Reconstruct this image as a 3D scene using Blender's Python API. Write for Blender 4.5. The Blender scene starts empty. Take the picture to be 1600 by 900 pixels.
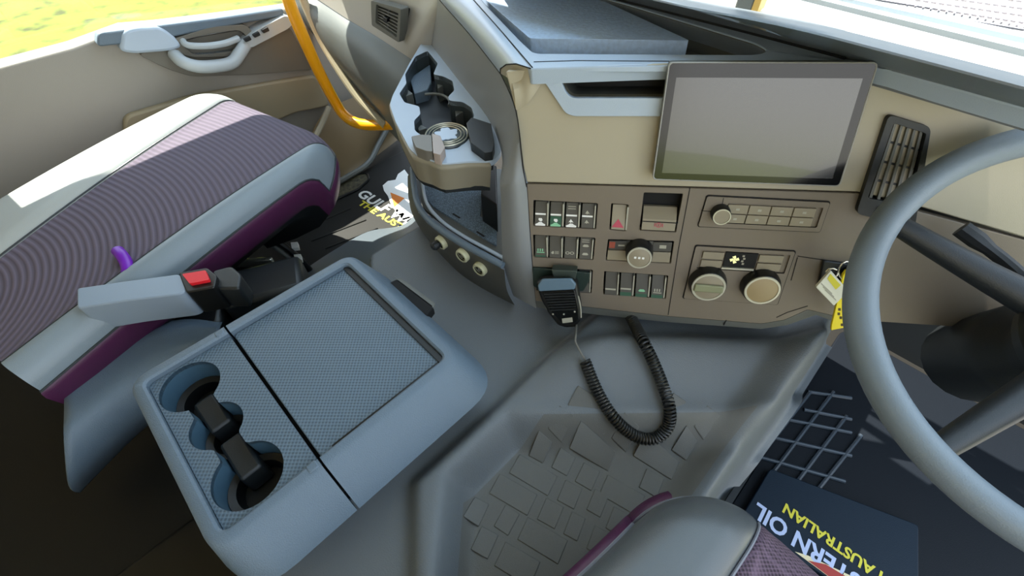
import bpy, bmesh, math, random
from mathutils import Vector as V, Matrix, Euler
random.seed(7)
S = bpy.context.scene
COL = S.collection
# ------------------------------------------------------------------ camera
FOC = 695.0; CX = 800.0; CY = 450.0
PITCH = math.radians(50); q2 = math.sqrt(.5)
CAM = V((0, 0, 1.3))
AR = V((q2, q2, 0)); AF = V((-q2*math.cos(PITCH), q2*math.cos(PITCH), -math.sin(PITCH)))
AU = V((-q2*math.sin(PITCH), q2*math.sin(PITCH), math.cos(PITCH)))
cd = bpy.data.cameras.new('camera'); cam = bpy.data.objects.new('camera', cd); COL.objects.link(cam)
cd.sensor_width = 36; cd.lens = 36*FOC/1600; cd.clip_start = .02; cd.clip_end = 500
M3 = Matrix((AR, AU, -AF)).transposed()
cam.matrix_world = Matrix.Translation(CAM) @ M3.to_4x4()
S.camera = cam
# ------------------------------------------------------------------ sky, sun, exposure
S.view_settings.view_transform = 'Standard'; S.view_settings.look = 'None'
S.view_settings.gamma = 1; S.view_settings.exposure = 1.4; S.view_settings.use_curve_mapping = False
w = bpy.data.worlds.new('sky'); S.world = w; w.use_nodes = True
nt = w.node_tree; nt.nodes.clear()
wo = nt.nodes.new('ShaderNodeOutputWorld'); bg = nt.nodes.new('ShaderNodeBackground')
tc = nt.nodes.new('ShaderNodeTexCoord'); sx = nt.nodes.new('ShaderNodeSeparateXYZ'); cr = nt.nodes.new('ShaderNodeValToRGB')
cr.color_ramp.elements[0].position = 0.0; cr.color_ramp.elements[0].color = (1.0, .97, .92, 1)
cr.color_ramp.elements[1].position = .7; cr.color_ramp.elements[1].color = (.62, .80, 1.0, 1)
nt.links.new(tc.outputs['Generated'], sx.inputs[0]); nt.links.new(sx.outputs['Z'], cr.inputs[0])
nt.links.new(cr.outputs[0], bg.inputs[0]); bg.inputs[1].default_value = 1.15
nt.links.new(bg.outputs[0], wo.inputs[0])
sd = bpy.data.lights.new('sun', 'SUN'); sd.energy = 7; sd.angle = math.radians(.6); sd.color = (1, .94, .84)
sun = bpy.data.objects.new('sun', sd); COL.objects.link(sun)
SUNDIR = V((-.62, -.10, 1.0)).normalized()
sun.rotation_euler = SUNDIR.to_track_quat('Z', 'Y').to_euler(); sun.location = (-3, 0, 5)

# ------------------------------------------------------------------ helpers
def ray(px, py): return AR*((px-CX)/FOC) - AU*((py-CY)/FOC) + AF
def P(px, py, z=None, x=None, y=None, d=None):
    r = ray(px, py)
    if d is None:
        d = (z-CAM.z)/r.z if z is not None else x/r.x if x is not None else y/r.y
    return CAM + r*d
class Frame:
    """a plane: O, right h, up u, normal n"""
    def __init__(s, O, h, u):
        s.O = V(O); s.h = V(h).normalized(); u = V(u); s.u = (u - s.h*u.dot(s.h)).normalized(); s.n = s.h.cross(s.u)
    def at(s, a, b, c=0): return s.O + s.h*a + s.u*b + s.n*c
    def px(s, px, py, c=0):
        r = ray(px, py); O = s.O + s.n*c; t = (O-CAM).dot(s.n)/r.dot(s.n); q = CAM + r*t - s.O
        return (q.dot(s.h), q.dot(s.u))
    def pp(s, px, py, c=0):
        a, b = s.px(px, py, c); return s.at(a, b, c)
def horiz(z, o=(0, 0)): return Frame((o[0], o[1], z), (1, 0, 0), (0, 1, 0))
def hexc(h):
    r = [int(h[i:i+2], 16)/255 for i in (0, 2, 4)]
    return tuple((c/12.92 if c < .04045 else ((c+.055)/1.055)**2.4) for c in r) + (1,)
MATS = {}
def mat(name, col, rough=.5, grain=0, gs=500, vary=0, vs=6, metal=0, coat=0, emit=0, kind=None, spec=.5, sheen=0, trans=0, ks=200, kd=.5, ka=.2):
    if name in MATS: return MATS[name]
    m = bpy.data.materials.new(name); m.use_nodes = True; MATS[name] = m
    n = m.node_tree; b = n.nodes['Principled BSDF']; L = n.links.new
    c = hexc(col) if isinstance(col, str) else col
    b.inputs['Base Color'].default_value = c
    b.inputs['Roughness'].default_value = rough; b.inputs['Metallic'].default_value = metal
    b.inputs['Specular IOR Level'].default_value = spec
    b.inputs['Coat Weight'].default_value = coat; b.inputs['Sheen Weight'].default_value = sheen
    b.inputs['Transmission Weight'].default_value = trans
    if emit:
        b.inputs['Emission Color'].default_value = c; b.inputs['Emission Strength'].default_value = emit
    t = n.nodes.new('ShaderNodeTexCoord')
    colout = None
    if vary:
        no = n.nodes.new('ShaderNodeTexNoise'); no.inputs['Scale'].default_value = vs; no.inputs['Detail'].default_value = 5
        L(t.outputs['Object'], no.inputs['Vector'])
        mx = n.nodes.new('ShaderNodeMix'); mx.data_type = 'RGBA'
        mx.inputs[6].default_value = tuple(x*(1-vary) for x in c[:3])+(1,); mx.inputs[7].default_value = tuple(min(1, x*(1+vary)) for x in c[:3])+(1,)
        L(no.outputs[0], mx.inputs[0]); L(mx.outputs[2], b.inputs['Base Color']); colout = mx.outputs[2]
    if grain:
        g = n.nodes.new('ShaderNodeTexNoise'); g.inputs['Scale'].default_value = gs; g.inputs['Detail'].default_value = 2
        L(t.outputs['Object'], g.inputs['Vector'])
        bp = n.nodes.new('ShaderNodeBump'); bp.inputs['Strength'].default_value = grain; bp.inputs['Distance'].default_value = .001
        L(g.outputs[0], bp.inputs['Height']); L(bp.outputs[0], b.inputs['Normal'])
    if kind:
        if kind == 'dots':
            vo = n.nodes.new('ShaderNodeTexVoronoi'); vo.inputs['Scale'].default_value = ks; vo.inputs['Randomness'].default_value = 0
            mp = n.nodes.new('ShaderNodeMapping'); mp.inputs['Rotation'].default_value = (0, 0, .785)
            L(t.outputs['Object'], mp.inputs[0]); L(mp.outputs[0], vo.inputs['Vector']); h = vo.outputs['Distance']
        elif kind == 'ribs':
            vo = n.nodes.new('ShaderNodeTexWave'); vo.wave_type = 'RINGS'; vo.rings_direction = 'Z'; vo.inputs['Scale'].default_value = ks
            mp = n.nodes.new('ShaderNodeMapping'); mp.inputs['Location'].default_value = (-.15, .75, 0)
            L(t.outputs['Object'], mp.inputs[0]); L(mp.outputs[0], vo.inputs['Vector']); h = vo.outputs['Fac']
        elif kind == 'lines':
            vo = n.nodes.new('ShaderNodeTexWave'); vo.bands_direction = 'Y'; vo.inputs['Scale'].default_value = ks; vo.inputs['Distortion'].default_value = 1.5
            L(t.outputs['Object'], vo.inputs['Vector']); h = vo.outputs['Fac']
        elif kind == 'speck':
            vo = n.nodes.new('ShaderNodeTexNoise'); vo.inputs['Scale'].default_value = ks; vo.inputs['Detail'].default_value = 4
            L(t.outputs['Object'], vo.inputs['Vector']); h = vo.outputs[0]
        bp = n.nodes.new('ShaderNodeBump'); bp.inputs['Strength'].default_value = kd; bp.inputs['Distance'].default_value = .002
        L(h, bp.inputs['Height']); L(bp.outputs[0], b.inputs['Normal'])
        mx = n.nodes.new('ShaderNodeMix'); mx.data_type = 'RGBA'
        mx.inputs[6].default_value = tuple(x*(1-ka) for x in c[:3])+(1,); mx.inputs[7].default_value = tuple(min(1, x*(1+ka)) for x in c[:3])+(1,)
        rp = n.nodes.new('ShaderNodeValToRGB'); rp.color_ramp.elements[0].position = .3; rp.color_ramp.elements[1].position = .7
        if kind == 'dots': rp.color_ramp.elements[0].position = .25; rp.color_ramp.elements[1].position = .6
        L(h, rp.inputs[0]); L(rp.outputs[0], mx.inputs[0]); L(mx.outputs[2], b.inputs['Base Color'])
    return m
def empty(name, loc, label=None, cat=None, group=None, kind=None):
    o = bpy.data.objects.new(name, None); COL.objects.link(o); o.location = loc; o.empty_display_size = .05
    tag(o, label, cat, group, kind); return o
def tag(o, label=None, cat=None, group=None, kind=None):
    if label: o['label'] = label
    if cat: o['category'] = cat
    if group: o['group'] = group
    if kind: o['kind'] = kind
    return o
def wloc(o):
    p = V((0, 0, 0))
    while o: p = p + o.location; o = o.parent
    return p
def link(name, bm, m, parent=None, bevel=0, seg=2, smooth=True, sub=0, ang=35, solid=0, recalc=True, loc=None):
    if recalc: bmesh.ops.recalc_face_normals(bm, faces=bm.faces)
    base = wloc(parent) if parent else V((0, 0, 0))
    if loc is not None:
        bmesh.ops.translate(bm, verts=bm.verts, vec=-V(loc))
    else: bmesh.ops.translate(bm, verts=bm.verts, vec=-base)
    me = bpy.data.meshes.new(name); bm.to_mesh(me); bm.free()
    if smooth:
        me.shade_smooth()
        if not sub: me.set_sharp_from_angle(angle=math.radians(ang))
    o = bpy.data.objects.new(name, me); COL.objects.link(o)
    for k in (m if isinstance(m, (list, tuple)) else [m]): me.materials.append(k)
    if parent: o.parent = parent
    if loc is not None: o.location = V(loc) - base
    if solid:
        s = o.modifiers.new('s', 'SOLIDIFY'); s.thickness = solid; s.offset = -1
    if bevel:
        b = o.modifiers.new('b', 'BEVEL'); b.width = bevel; b.segments = seg; b.limit_method = 'ANGLE'; b.angle_limit = math.radians(35)
    if sub:
        s = o.modifiers.new('u', 'SUBSURF'); s.levels = s.render_levels = sub
    return o
def rnd(pts, r, seg=5):
    """round the corners of a 2D polygon"""
    out = []; n = len(pts)
    for i in range(n):
        a, b, c = V(pts[i-1]), V(pts[i]), V(pts[(i+1) % n])
        e, f = (a-b), (c-b); rr = min((r[i] if isinstance(r, (list, tuple)) else r), e.length*.48, f.length*.48)
        p, q = b+e.normalized()*rr, b+f.normalized()*rr
        for k in range(seg+1):
            t = k/seg; out.append(tuple(p*(1-t)**2 + b*2*t*(1-t) + q*t*t))
    return out
def rect(a0, b0, a1, b1, r=0, seg=4):
    p = [(a0, b0), (a1, b0), (a1, b1), (a0, b1)]
    return rnd(p, r, seg) if r else p
def add_slab(bm, F, pts, c0, c1, inset=0):
    n = len(pts); cx = sum(p[0] for p in pts)/n; cy = sum(p[1] for p in pts)/n
    def s(p):
        if not inset: return p
        d = V((p[0]-cx, p[1]-cy)); l = d.length or 1; return (p[0]-d[0]/l*inset, p[1]-d[1]/l*inset)
    lo = [bm.verts.new(F.at(p[0], p[1], c0)) for p in pts]; hi = [bm.verts.new(F.at(*s(p), c1)) for p in pts]
    bm.faces.new(hi); bm.faces.new(lo[::-1])
    for i in range(n): bm.faces.new((lo[i], lo[(i+1) % n], hi[(i+1) % n], hi[i]))
def slab(name, F, pts, c0, c1, m, parent=None, bevel=0, inset=0, **k):
    bm = bmesh.new(); add_slab(bm, F, pts, c0, c1, inset); return link(name, bm, m, parent, bevel, **k)
def add_box(bm, x0, x1, y0, y1, z0, z1): add_slab(bm, horiz(0), rect(x0, y0, x1, y1), z0, z1)
def box(name, x0, x1, y0, y1, z0, z1, m, parent=None, bevel=0, **k):
    bm = bmesh.new(); add_box(bm, x0, x1, y0, y1, z0, z1); return link(name, bm, m, parent, bevel, **k)
def frame_plate(name, F, outer, holes, c0, c1, m, parent=None, bevel=0, **k):
    """plate with holes cut through it"""
    bm = bmesh.new(); es = []; loops = []
    for lp in [outer]+holes:
        vs = [bm.verts.new(F.at(p[0], p[1], c1)) for p in lp]
        es += [bm.edges.new((vs[i], vs[(i+1) % len(vs)])) for i in range(len(vs))]; loops.append(vs)
    bmesh.ops.triangle_fill(bm, use_beauty=True, use_dissolve=False, edges=es, normal=F.n)
    for vs in loops:
        lo = [bm.verts.new(v.co + F.n*(c0-c1)) for v in vs]; n = len(vs)
        for i in range(n): bm.faces.new((vs[i], vs[(i+1) % n], lo[(i+1) % n], lo[i]))
    return link(name, bm, m, parent, bevel, **k)
def well(name, F, pts, c0, c1, m, parent=None, shrink=0, fm=None, **k):
    """open pocket: walls from c1 down to floor at c0"""
    bm = bmesh.new(); n = len(pts); cx = sum(p[0] for p in pts)/n; cy = sum(p[1] for p in pts)/n
    hi = [bm.verts.new(F.at(p[0], p[1], c1)) for p in pts]
    lo = [bm.verts.new(F.at(p[0]+(cx-p[0])*shrink, p[1]+(cy-p[1])*shrink, c0)) for p in pts]
    for i in range(n): bm.faces.new((lo[i], lo[(i+1) % n], hi[(i+1) % n], hi[i]))
    f = bm.faces.new(lo)
    bmesh.ops.recalc_face_normals(bm, faces=bm.faces)
    if fm: f.material_index = 1; m = [m, fm]
    return link(name, bm, m, parent, recalc=False, **k)
def add_tube(bm, pts, r, seg=10, cap=True):
    pts = [V(p) for p in pts]; n = len(pts); prev = None; rings = []
    for i, p in enumerate(pts):
        t = (pts[min(i+1, n-1)]-pts[max(i-1, 0)]).normalized()
        if prev is None: a = t.orthogonal().normalized()
        else: a = (prev - t*prev.dot(t)).normalized()
        prev = a; b = t.cross(a); rr = r[i] if isinstance(r, (list, tuple)) else r
        rings.append([bm.verts.new(p + (a*math.cos(2*math.pi*k/seg) + b*math.sin(2*math.pi*k/seg))*rr) for k in range(seg)])
    for i in range(n-1):
        for k in range(seg):
            bm.faces.new((rings[i][k], rings[i][(k+1) % seg], rings[i+1][(k+1) % seg], rings[i+1][k]))
    if cap: bm.faces.new(rings[0][::-1]); bm.faces.new(rings[-1])
def tube(name, pts, r, m, parent=None, seg=10, **k):
    bm = bmesh.new(); add_tube(bm, pts, r, seg); return link(name, bm, m, parent, **k)
def add_lathe(bm, F, a, b, prof, seg=32):
    """prof: list of (radius, height) around F.at(a,b)"""
    rings = []
    for r, h in prof:
        if r < 1e-5: rings.append([bm.verts.new(F.at(a, b, h))]); continue
        rings.append([bm.verts.new(F.at(a+r*math.cos(2*math.pi*k/seg), b+r*math.sin(2*math.pi*k/seg), h)) for k in range(seg)])
    for A, B in zip(rings, rings[1:]):
        for k in range(seg):
            j = (k+1) % seg
            if len(A) == 1 and len(B) == 1: continue
            if len(A) == 1: bm.faces.new((A[0], B[k], B[j]))
            elif len(B) == 1: bm.faces.new((A[k], A[j], B[0]))
            else: bm.faces.new((A[k], A[j], B[j], B[k]))
def lathe(name, F, a, b, prof, m, parent=None, seg=32, **k):
    bm = bmesh.new(); add_lathe(bm, F, a, b, prof, seg); return link(name, bm, m, parent, **k)
def spline(pts, n=8, closed=False):
    pts = [V(p) for p in pts]; out = []; N = len(pts)
    rng = range(N if closed else N-1)
    for i in rng:
        g = (lambda j: pts[j % N]) if closed else (lambda j: pts[max(0, min(N-1, j))])
        a, b, c, d = g(i-1), g(i), g(i+1), g(i+2)
        for k in range(n):
            t = k/n
            out.append(.5*((2*b)+(c-a)*t+(2*a-5*b+4*c-d)*t*t+(3*b-a-3*c+d)*t**3))
    if not closed: out.append(pts[-1])
    return out
def patch(name, rows, m, parent=None, sub=2, solid=0, n=None, **k):
    """smooth sheet through rows of points"""
    if n:
        rows = [spline(r, n) for r in rows]
        rows = list(zip(*[spline(c, n) for c in zip(*rows)])); sub = 0
    bm = bmesh.new(); g = [[bm.verts.new(V(p)) for p in r] for r in rows]
    for i in range(len(g)-1):
        for j in range(len(g[0])-1): bm.faces.new((g[i][j], g[i][j+1], g[i+1][j+1], g[i+1][j]))
    if solid:
        bmesh.ops.recalc_face_normals(bm, faces=bm.faces)
        # orient towards the cab's middle
        f = bm.faces[:][len(bm.faces)//2] if len(bm.faces) else None
        bm.faces.ensure_lookup_table(); f = bm.faces[len(bm.faces)//2]
        if f.normal.dot(CAM - f.calc_center_median()) < 0: bmesh.ops.reverse_faces(bm, faces=bm.faces)
    return link(name, bm, m, parent, sub=sub, solid=solid, recalc=not solid, **k)
def text(name, s, F, a, b, width, m, parent, c=0, height=None, c1=.0006, flipfill=False, shear=0):
    cu = bpy.data.curves.new(name, 'FONT'); cu.body = s; cu.size = 1; cu.extrude = 0; cu.offset = .03; cu.shear = shear
    cu.resolution_u = 3
    o = bpy.data.objects.new(name, cu); COL.objects.link(o)
    bpy.context.view_layer.update()
    me = bpy.data.meshes.new_from_object(o.evaluated_get(bpy.context.evaluated_depsgraph_get()))
    COL.objects.unlink(o); bpy.data.objects.remove(o); bpy.data.curves.remove(cu)
    xs = [v.co.x for v in me.vertices]; ys = [v.co.y for v in me.vertices]
    k = width/(max(xs)-min(xs)); ky = k if not height else height/(max(ys)-min(ys)); x0 = min(xs); y0 = min(ys)
    bm = bmesh.new(); bm.from_mesh(me); bpy.data.meshes.remove(me)
    for v in bm.verts: v.co = F.at(a+(v.co.x-x0)*k, b+(v.co.y-y0)*ky, c+c1)
    return link(name, bm, m, parent, smooth=False, recalc=False)
def smst(a, b, x):
    t = max(0, min(1, (x-a)/(b-a))); return t*t*(3-2*t)
def copy_tree(o, parent=None):
    c = o.copy(); COL.objects.link(c); c.parent = parent
    for ch in list(o.children): copy_tree(ch, c)
    return c

# ------------------------------------------------------------------ materials
plas_blue = mat('console_plastic', '5f6f7d', .42, .7, 650, .06, 9)
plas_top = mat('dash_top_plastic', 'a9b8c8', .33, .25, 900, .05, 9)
plas_taupe = mat('taupe_plastic', '796f61', .5, .2, 900, .06, 5)
plas_beige = mat('beige_panel_plastic', 'aca48f', .45, .12, 900, .04, 4)
plas_dark = mat('dark_plastic', '1b1f21', .45, .25, 900, .08, 9)
plas_mid = mat('grey_plastic', '62645f', .48, .25, 900, .06, 6)
plas_black = mat('black_plastic', '0b0d0e', .4, .1, 900)
gap_black = mat('shadow_gap_plastic', '08090a', .8)
tunnel_m = mat('tunnel_plastic', '666b6e', .5, .55, 500, .05, 8)
mat_m = mat('ribbed_rubber', '63635f', .62, .4, 700, .06, 12)
door_m = mat('door_plastic', '8f8b83', .5, .2, 700, .05, 4)
door_dk = mat('door_insert_plastic', '6a675e', .5, .2, 700, .05, 4)
door_lt = mat('door_handle_plastic', 'a8b0b4', .35, .1, 700)
brown_m = mat('warm_footwell_plastic', '7d6a4c', .55, .2, 500, .1, 6)
leather = mat('seat_leather', '7d8991', .38, .25, 900, .04, 9)
leather_dk = mat('dark_seat_leather', '33383b', .33, .25, 900, .05, 9)
purple = mat('purple_leather', '4a1d40', .4, .25, 900, .05, 9)
fabric = mat('ribbed_seat_fabric', '5b5260', .85, kind='ribs', ks=26, kd=.7, ka=.16)
mesh_fab = mat('dotted_seat_fabric', '5c4a58', .85, kind='dots', ks=260, kd=.8, ka=.5)
weave = mat('dimpled_console_mat', '4f5f6c', .42, kind='dots', ks=215, kd=.7, ka=.42)
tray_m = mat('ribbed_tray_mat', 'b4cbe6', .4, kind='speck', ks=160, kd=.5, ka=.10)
carpet = mat('speckled_shelf_mat', '5f7180', .8, kind='speck', ks=420, kd=1.0, ka=.55)
rubber = mat('floor_rubber', '1b1a17', .6, .4, 500, .12, 8, spec=.3)
rubber_lt = mat('grey_floor_rubber', '4c555c', .55, .4, 500, .08, 8)
rubber_dk = mat('driver_floor_rubber', '0a1017', .6, .3, 500, .1, 8, spec=.2)
white_p = mat('white_print', 'e8e8e4', .6)
yellow_p = mat('yellow_print', 'd8cc3a', .6)
orange_p = mat('orange_print', 'e07b18', .6)
red_p = mat('red_print', 'b8485a', .6)
green_p = mat('green_print', '86c29a', .6)
green_d = mat('dark_green_print', '2c5540', .6)
grey_p = mat('pale_grey_print', 'a8a595', .6)
chrome = mat('satin_chrome', 'd4d2c4', .25, metal=.9)
silver = mat('silver_ring', 'c8c6b4', .35, metal=.4)
yellow_bar = mat('yellow_paint', 'f0a40c', .35, coat=.3)
yellow_tag = mat('yellow_tag_plastic', 'f2dc10', .4)
tag_white = mat('white_tag_plastic', 'd9d8c6', .4)
red_pl = mat('red_buckle_plastic', 'd8202c', .4)
screen_m = mat('screen_glass', '0d0e10', .15, spec=.5)
wheel_m = mat('wheel_leather', '76828b', .45, .35, 800, .05, 9)
switch_m = mat('switch_plastic', '4c4a44', .42, .1, 900)
switch_lt = mat('warm_switch_plastic', '8f8672', .42, .1, 900)

# ================================================================== SETTING
# ---- floor: passenger and driver footwells
FZ = .32
fl = box('floor', -1.5, .9, -1.0, 1.15, FZ-.03, FZ, rubber); tag(fl, kind='structure')
wl = bmesh.new()
# firewall behind and under the dashboard
add_box(wl, -1.5, .9, 1.12, 1.15, FZ, .96)
tag(link('wall_front', wl, plas_dark), kind='structure')
# unseen roof and rear wall of the cab, added for shade and warm fill
box('ceiling', -1.52, .60, -1.0, .50, 2.05, 2.09, mat('roof_lining', 'b9ac94', .9), None)['kind'] = 'structure'
box('wall_rear', -1.52, .9, -1.04, -1.0, .3, 2.09, mat('rear_lining', 'c7b48e', .9), None)['kind'] = 'structure'

# ---- left door
door = empty('door_1', (-1.5, .1, FZ), kind='structure')
DF = Frame((-1.5, 0, 0), (0, 1, 0), (0, 0, 1))           # right = forward, normal = +x
def D(*pts, c=0): return [DF.px(px, py, c) for px, py in pts]
sill = D((120, 55), (194, 45), (250, 40), (330, 30), (441, 15), (480, 8))
yA, yB = -.30, .80
lowz = .50
body = [(yA, .86), (.05, .865)] + [(a, b) for a, b in sill[1:]] + [(yB, .81), (yB, .36), (yA, .36)]
slab('door_skin', DF, body, -.06, 0, door_m, door, bevel=.006)
# raised darker insert sweeping up towards the front
ins = D((215, 85), (300, 60), (400, 42), (452, 40), (470, 75), (494, 108), (400, 116), (300, 120), (262, 108), (235, 95), c=.012)
slab('door_insert', DF, rnd(ins, .02), 0, .012, door_dk, door, bevel=.004)
topc = D((150, 72), (240, 62), (330, 44), (441, 24), (441, 12), (330, 28), (250, 38), (150, 50), c=.02)
slab('sill_cap', DF, rnd(topc, .012), 0, .03, plas_blue, door, bevel=.006)
blk = D((186, 80), (210, 84), (262, 80), (286, 74), (272, 56), (250, 40), (210, 42), (190, 48), c=.03)
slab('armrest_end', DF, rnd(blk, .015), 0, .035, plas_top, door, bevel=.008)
# pull handle with recess
rec = D((276, 62), (330, 50), (372, 45), (384, 56), (372, 76), (330, 82), (300, 84), c=.018)
frame_plate('handle_surround', DF, rnd(D((262, 64), (330, 42), (385, 38), (398, 54), (380, 88), (300, 90), (276, 82), c=.03), .015), [rnd(rec, .012)], .0, .03, door_dk, door, bevel=.003)
well('handle_recess', DF, rnd(rec, .012), .008, .028, door_lt, door)
gp = [P(px, py, x=-1.5+o) for px, py, o in ((272, 84, .02), (286, 97, .05), (310, 104, .06), (340, 103, .06), (362, 98, .055), (374, 84, .045), (384, 68, .03))]
tube('pull_handle', spline(gp, 6), .016, door_lt, door, seg=12)
lp = [P(px, py, x=-1.5+o) for px, py, o in ((284, 60, .02), (292, 70, .04), (320, 72, .05), (350, 68, .05), (372, 60, .03))]
tube('door_latch_lever', spline(lp, 6), [.008]*25, door_lt, door, seg=10)
sw = D((376, 68), (392, 74), (450, 44), (462, 30), (444, 24), (400, 46), c=.04)
slab('switch_pod', DF, rnd(sw, .008), 0, .045, door_lt, door, bevel=.004)
for k in range(3):
    x0 = 384+k*14; y0 = 66-k*7
    slab('window_switch', DF, rnd(D((x0, y0), (x0+9, y0-4), (x0+6, y0-10), (x0-4, y0-5), c=.05), .002), .045, .052, plas_dark, door, bevel=.001)
# lower pocket ledge
slab('lower_trim', DF, rnd(D((194, 182), (300, 150), (440, 126), (494, 118), (516, 166), (462, 176), (430, 190), (194, 260), c=.02), .02), 0, .022, mat('door_lower_plastic', '93886f', .5, .2, 700, .08, 4), door, bevel=.006)
# door glass
gm = bpy.data.materials.new('window_glass'); gm.use_nodes = True
gn = gm.node_tree; gn.nodes.clear(); go_ = gn.nodes.new('ShaderNodeOutputMaterial'); mxs = gn.nodes.new('ShaderNodeMixShader')
tr = gn.nodes.new('ShaderNodeBsdfTransparent'); gl = gn.nodes.new('ShaderNodeBsdfGlossy'); gl.inputs['Roughness'].default_value = .02
tr.inputs[0].default_value = (.97, .99, .98, 1); mxs.inputs[0].default_value = .05
gn.links.new(tr.outputs[0], mxs.inputs[1]); gn.links.new(gl.outputs[0], mxs.inputs[2]); gn.links.new(mxs.outputs[0], go_.inputs[0])
win = slab('window_1', DF, [(yA, .84), (.78, .80), (.68, 1.31), (yA, 1.31)], -.034, -.030, gm, None); win['kind'] = 'structure'
# A pillar and unseen header wall shaped to block high sun
hd_ = bmesh.new(); add_box(hd_, -1.54, -1.49, -1.0, .60, 1.30, 2.06); add_box(hd_, -1.54, -1.49, -1.0, -.3, .3, 1.37)
link('wall_left', hd_, mat('side_lining', 'b9ac94', .9))['kind'] = 'structure'
tube('trim_2', [(-1.5, .80, .82), (-1.5, .62, 1.6), (-1.5, .5, 2.05)], .035, plas_mid)['kind'] = 'structure'
tube('trim_3', [(-1.5, -.30, .82), (-1.5, -.30, 2.05)], .05, plas_mid)['kind'] = 'structure'
# ---- outside: field of long grass
gmat = mat('sunlit_grass', '6b7410', .9, kind='speck', ks=3.0, kd=.0, ka=.7)
tag(box('ground', -60, 60, -60, 60, -1.45, -1.4, mat('bounce_gravel', '8e8b86', .9, vary=.2, vs=3)), kind='structure')  # unseen gravel put in around the cab for neutral bounce light
tag(box('grass_field', -60, -3.0, -60, 60, -1.41, -1.37, gmat), 'field of bright yellow-green grass beyond the passenger window', 'grass', kind='stuff')
tag(box('grass_verge', 9, 60, -60, 60, -1.41, -1.37, gmat), kind='structure')

# ================================================================== ENGINE TUNNEL
XL, XR = -.72, .10
def diag(x, y, p, q):
    """signed distance, positive on the left of p->q"""
    dx, dy = q[0]-p[0], q[1]-p[1]; l = math.hypot(dx, dy)
    return (dx*(y-p[1])-dy*(x-p[0]))/l
def th(x, y):
    z = .60
    d1 = min(x+.247, diag(x, y, (-.155, -.032), (-.246, .037))*-1)
    d1 = min(x+.247, -diag(x, y, (-.246, .037), (-.155, -.032))*-1)
    z += .030*smst(-.012, .016, d1)
    d2 = min(x+.228, diag(x, y, (-.178, .07), (-.11, .0))+.03)
    up = diag(x, y, (.06, .50), (-.175, .265))      # basin side of the hump line
    d2b = min(d2, up)
    z -= .058*smst(0, .055, d2b)
    z += (.044*smst(.0, .10, -up) - .040*smst(.10, .15, -up))*smst(-.02, .07, x+.25)
    # saddle sag towards the middle
    z -= .012*math.exp(-((x-.0)/.10)**2)*smst(0, .12, -up)
    z += .030*smst(.015, .07, x)*smst(.0, .1, y-.2)
    # sides
    z -= .27*smst(XR-.035, XR+.022, x)**1.3
    z -= .27*smst(0, .05, (XL + .10*smst(.27, .19, y))-x+.02)
    z -= .27*smst(-.17, -.20, y)*smst(-.27, -.31, x)
    return z
tn = empty('engine_tunnel', (-.25, .2, FZ), 'grey grained plastic engine tunnel cover running forward under the dashboard', 'tunnel cover')
bm = bmesh.new(); NX, NY = 190, 200; x0, x1, y0, y1 = -.78, .135, -.70, .95
g = [[bm.verts.new((x0+(x1-x0)*i/NX, y0+(y1-y0)*j/NY, th(x0+(x1-x0)*i/NX, y0+(y1-y0)*j/NY))) for j in range(NY+1)] for i in range(NX+1)]
for i in range(NX):
    for j in range(NY): bm.faces.new((g[i][j], g[i+1][j], g[i+1][j+1], g[i][j+1]))
for co_, no_ in (((-.178, 0), (1, 0)), ((.055, 0), (1, 0)), ((-.172, .07), (.07, .068)), ((.06, .492), (-.232, .228))):
    bmesh.ops.bisect_plane(bm, geom=bm.verts[:]+bm.edges[:]+bm.faces[:], plane_co=(*co_, 0), plane_no=(*no_, 0))
for f in bm.faces:
    c_ = f.calc_center_median()
    if min(c_.x+.178, diag(c_.x, c_.y, (-.172, .07), (-.104, .0)), diag(c_.x, c_.y, (.06, .492), (-.168, .26)), .055-c_.x) > 0: f.material_index = 1
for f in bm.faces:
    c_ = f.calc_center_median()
    if c_.z < .50 and c_.y < .2 and c_.x < -.25: f.material_index = 2  # low faces beside the console blackened to paint the shade there
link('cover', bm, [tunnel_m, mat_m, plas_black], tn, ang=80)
# side walls
box('side_wall', .128, .14, -.40, .95, FZ, .345, plas_dark, tn)
# raised rubber pads of the foot rest area
Z0 = [(605, 290, 752, 375), (535, 355, 592, 390), (622, 405, 775, 490), (780, 378, 845, 418), (872, 430, 1022, 525), (465, 430, 520, 460), (553, 475, 615, 510), (645, 530, 710, 568), (740, 580, 890, 668), (895, 553, 965, 595), (388, 497, 540, 588), (575, 603, 642, 640), (310, 577, 460, 665), (497, 678, 567, 717), (600, 735, 655, 765), (213, 678, 270, 708), (328, 705, 385, 743), (420, 757, 580, 855), (238, 797, 305, 835), (690, 640, 745, 672), (765, 712, 830, 750), (1020, 410, 1080, 450), (1083, 350, 1135, 385), (690, 792, 760, 832), (870, 690, 930, 726), (330, 860, 470, 945), (960, 310, 1010, 340)]
zt = .573
for a, b, c, d in Z0:
    p = P(640+a/2.5, 540+b/2.5, z=zt); q = P(640+c/2.5, 540+d/2.5, z=zt)
    e = (q-p); n_ = V((-e.y, e.x, 0)).normalized()*.034
    pts = [p, q, q+n_, p+n_]
    bm = bmesh.new()
    F0 = horiz(0)
    N = 3; grid = []
    lo = []; hi = []
    for k in pts:
        zz = th(k.x, k.y); lo.append(bm.verts.new((k.x, k.y, zz-.002))); hi.append(bm.verts.new((k.x, k.y, zz+.0016)))
    bm.faces.new(hi); bm.faces.new(lo[::-1])
    for i in range(4): bm.faces.new((lo[i], lo[(i+1) % 4], hi[(i+1) % 4], hi[i]))
    link('foot_pad', bm, mat_m, tn, bevel=.0012)

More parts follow.
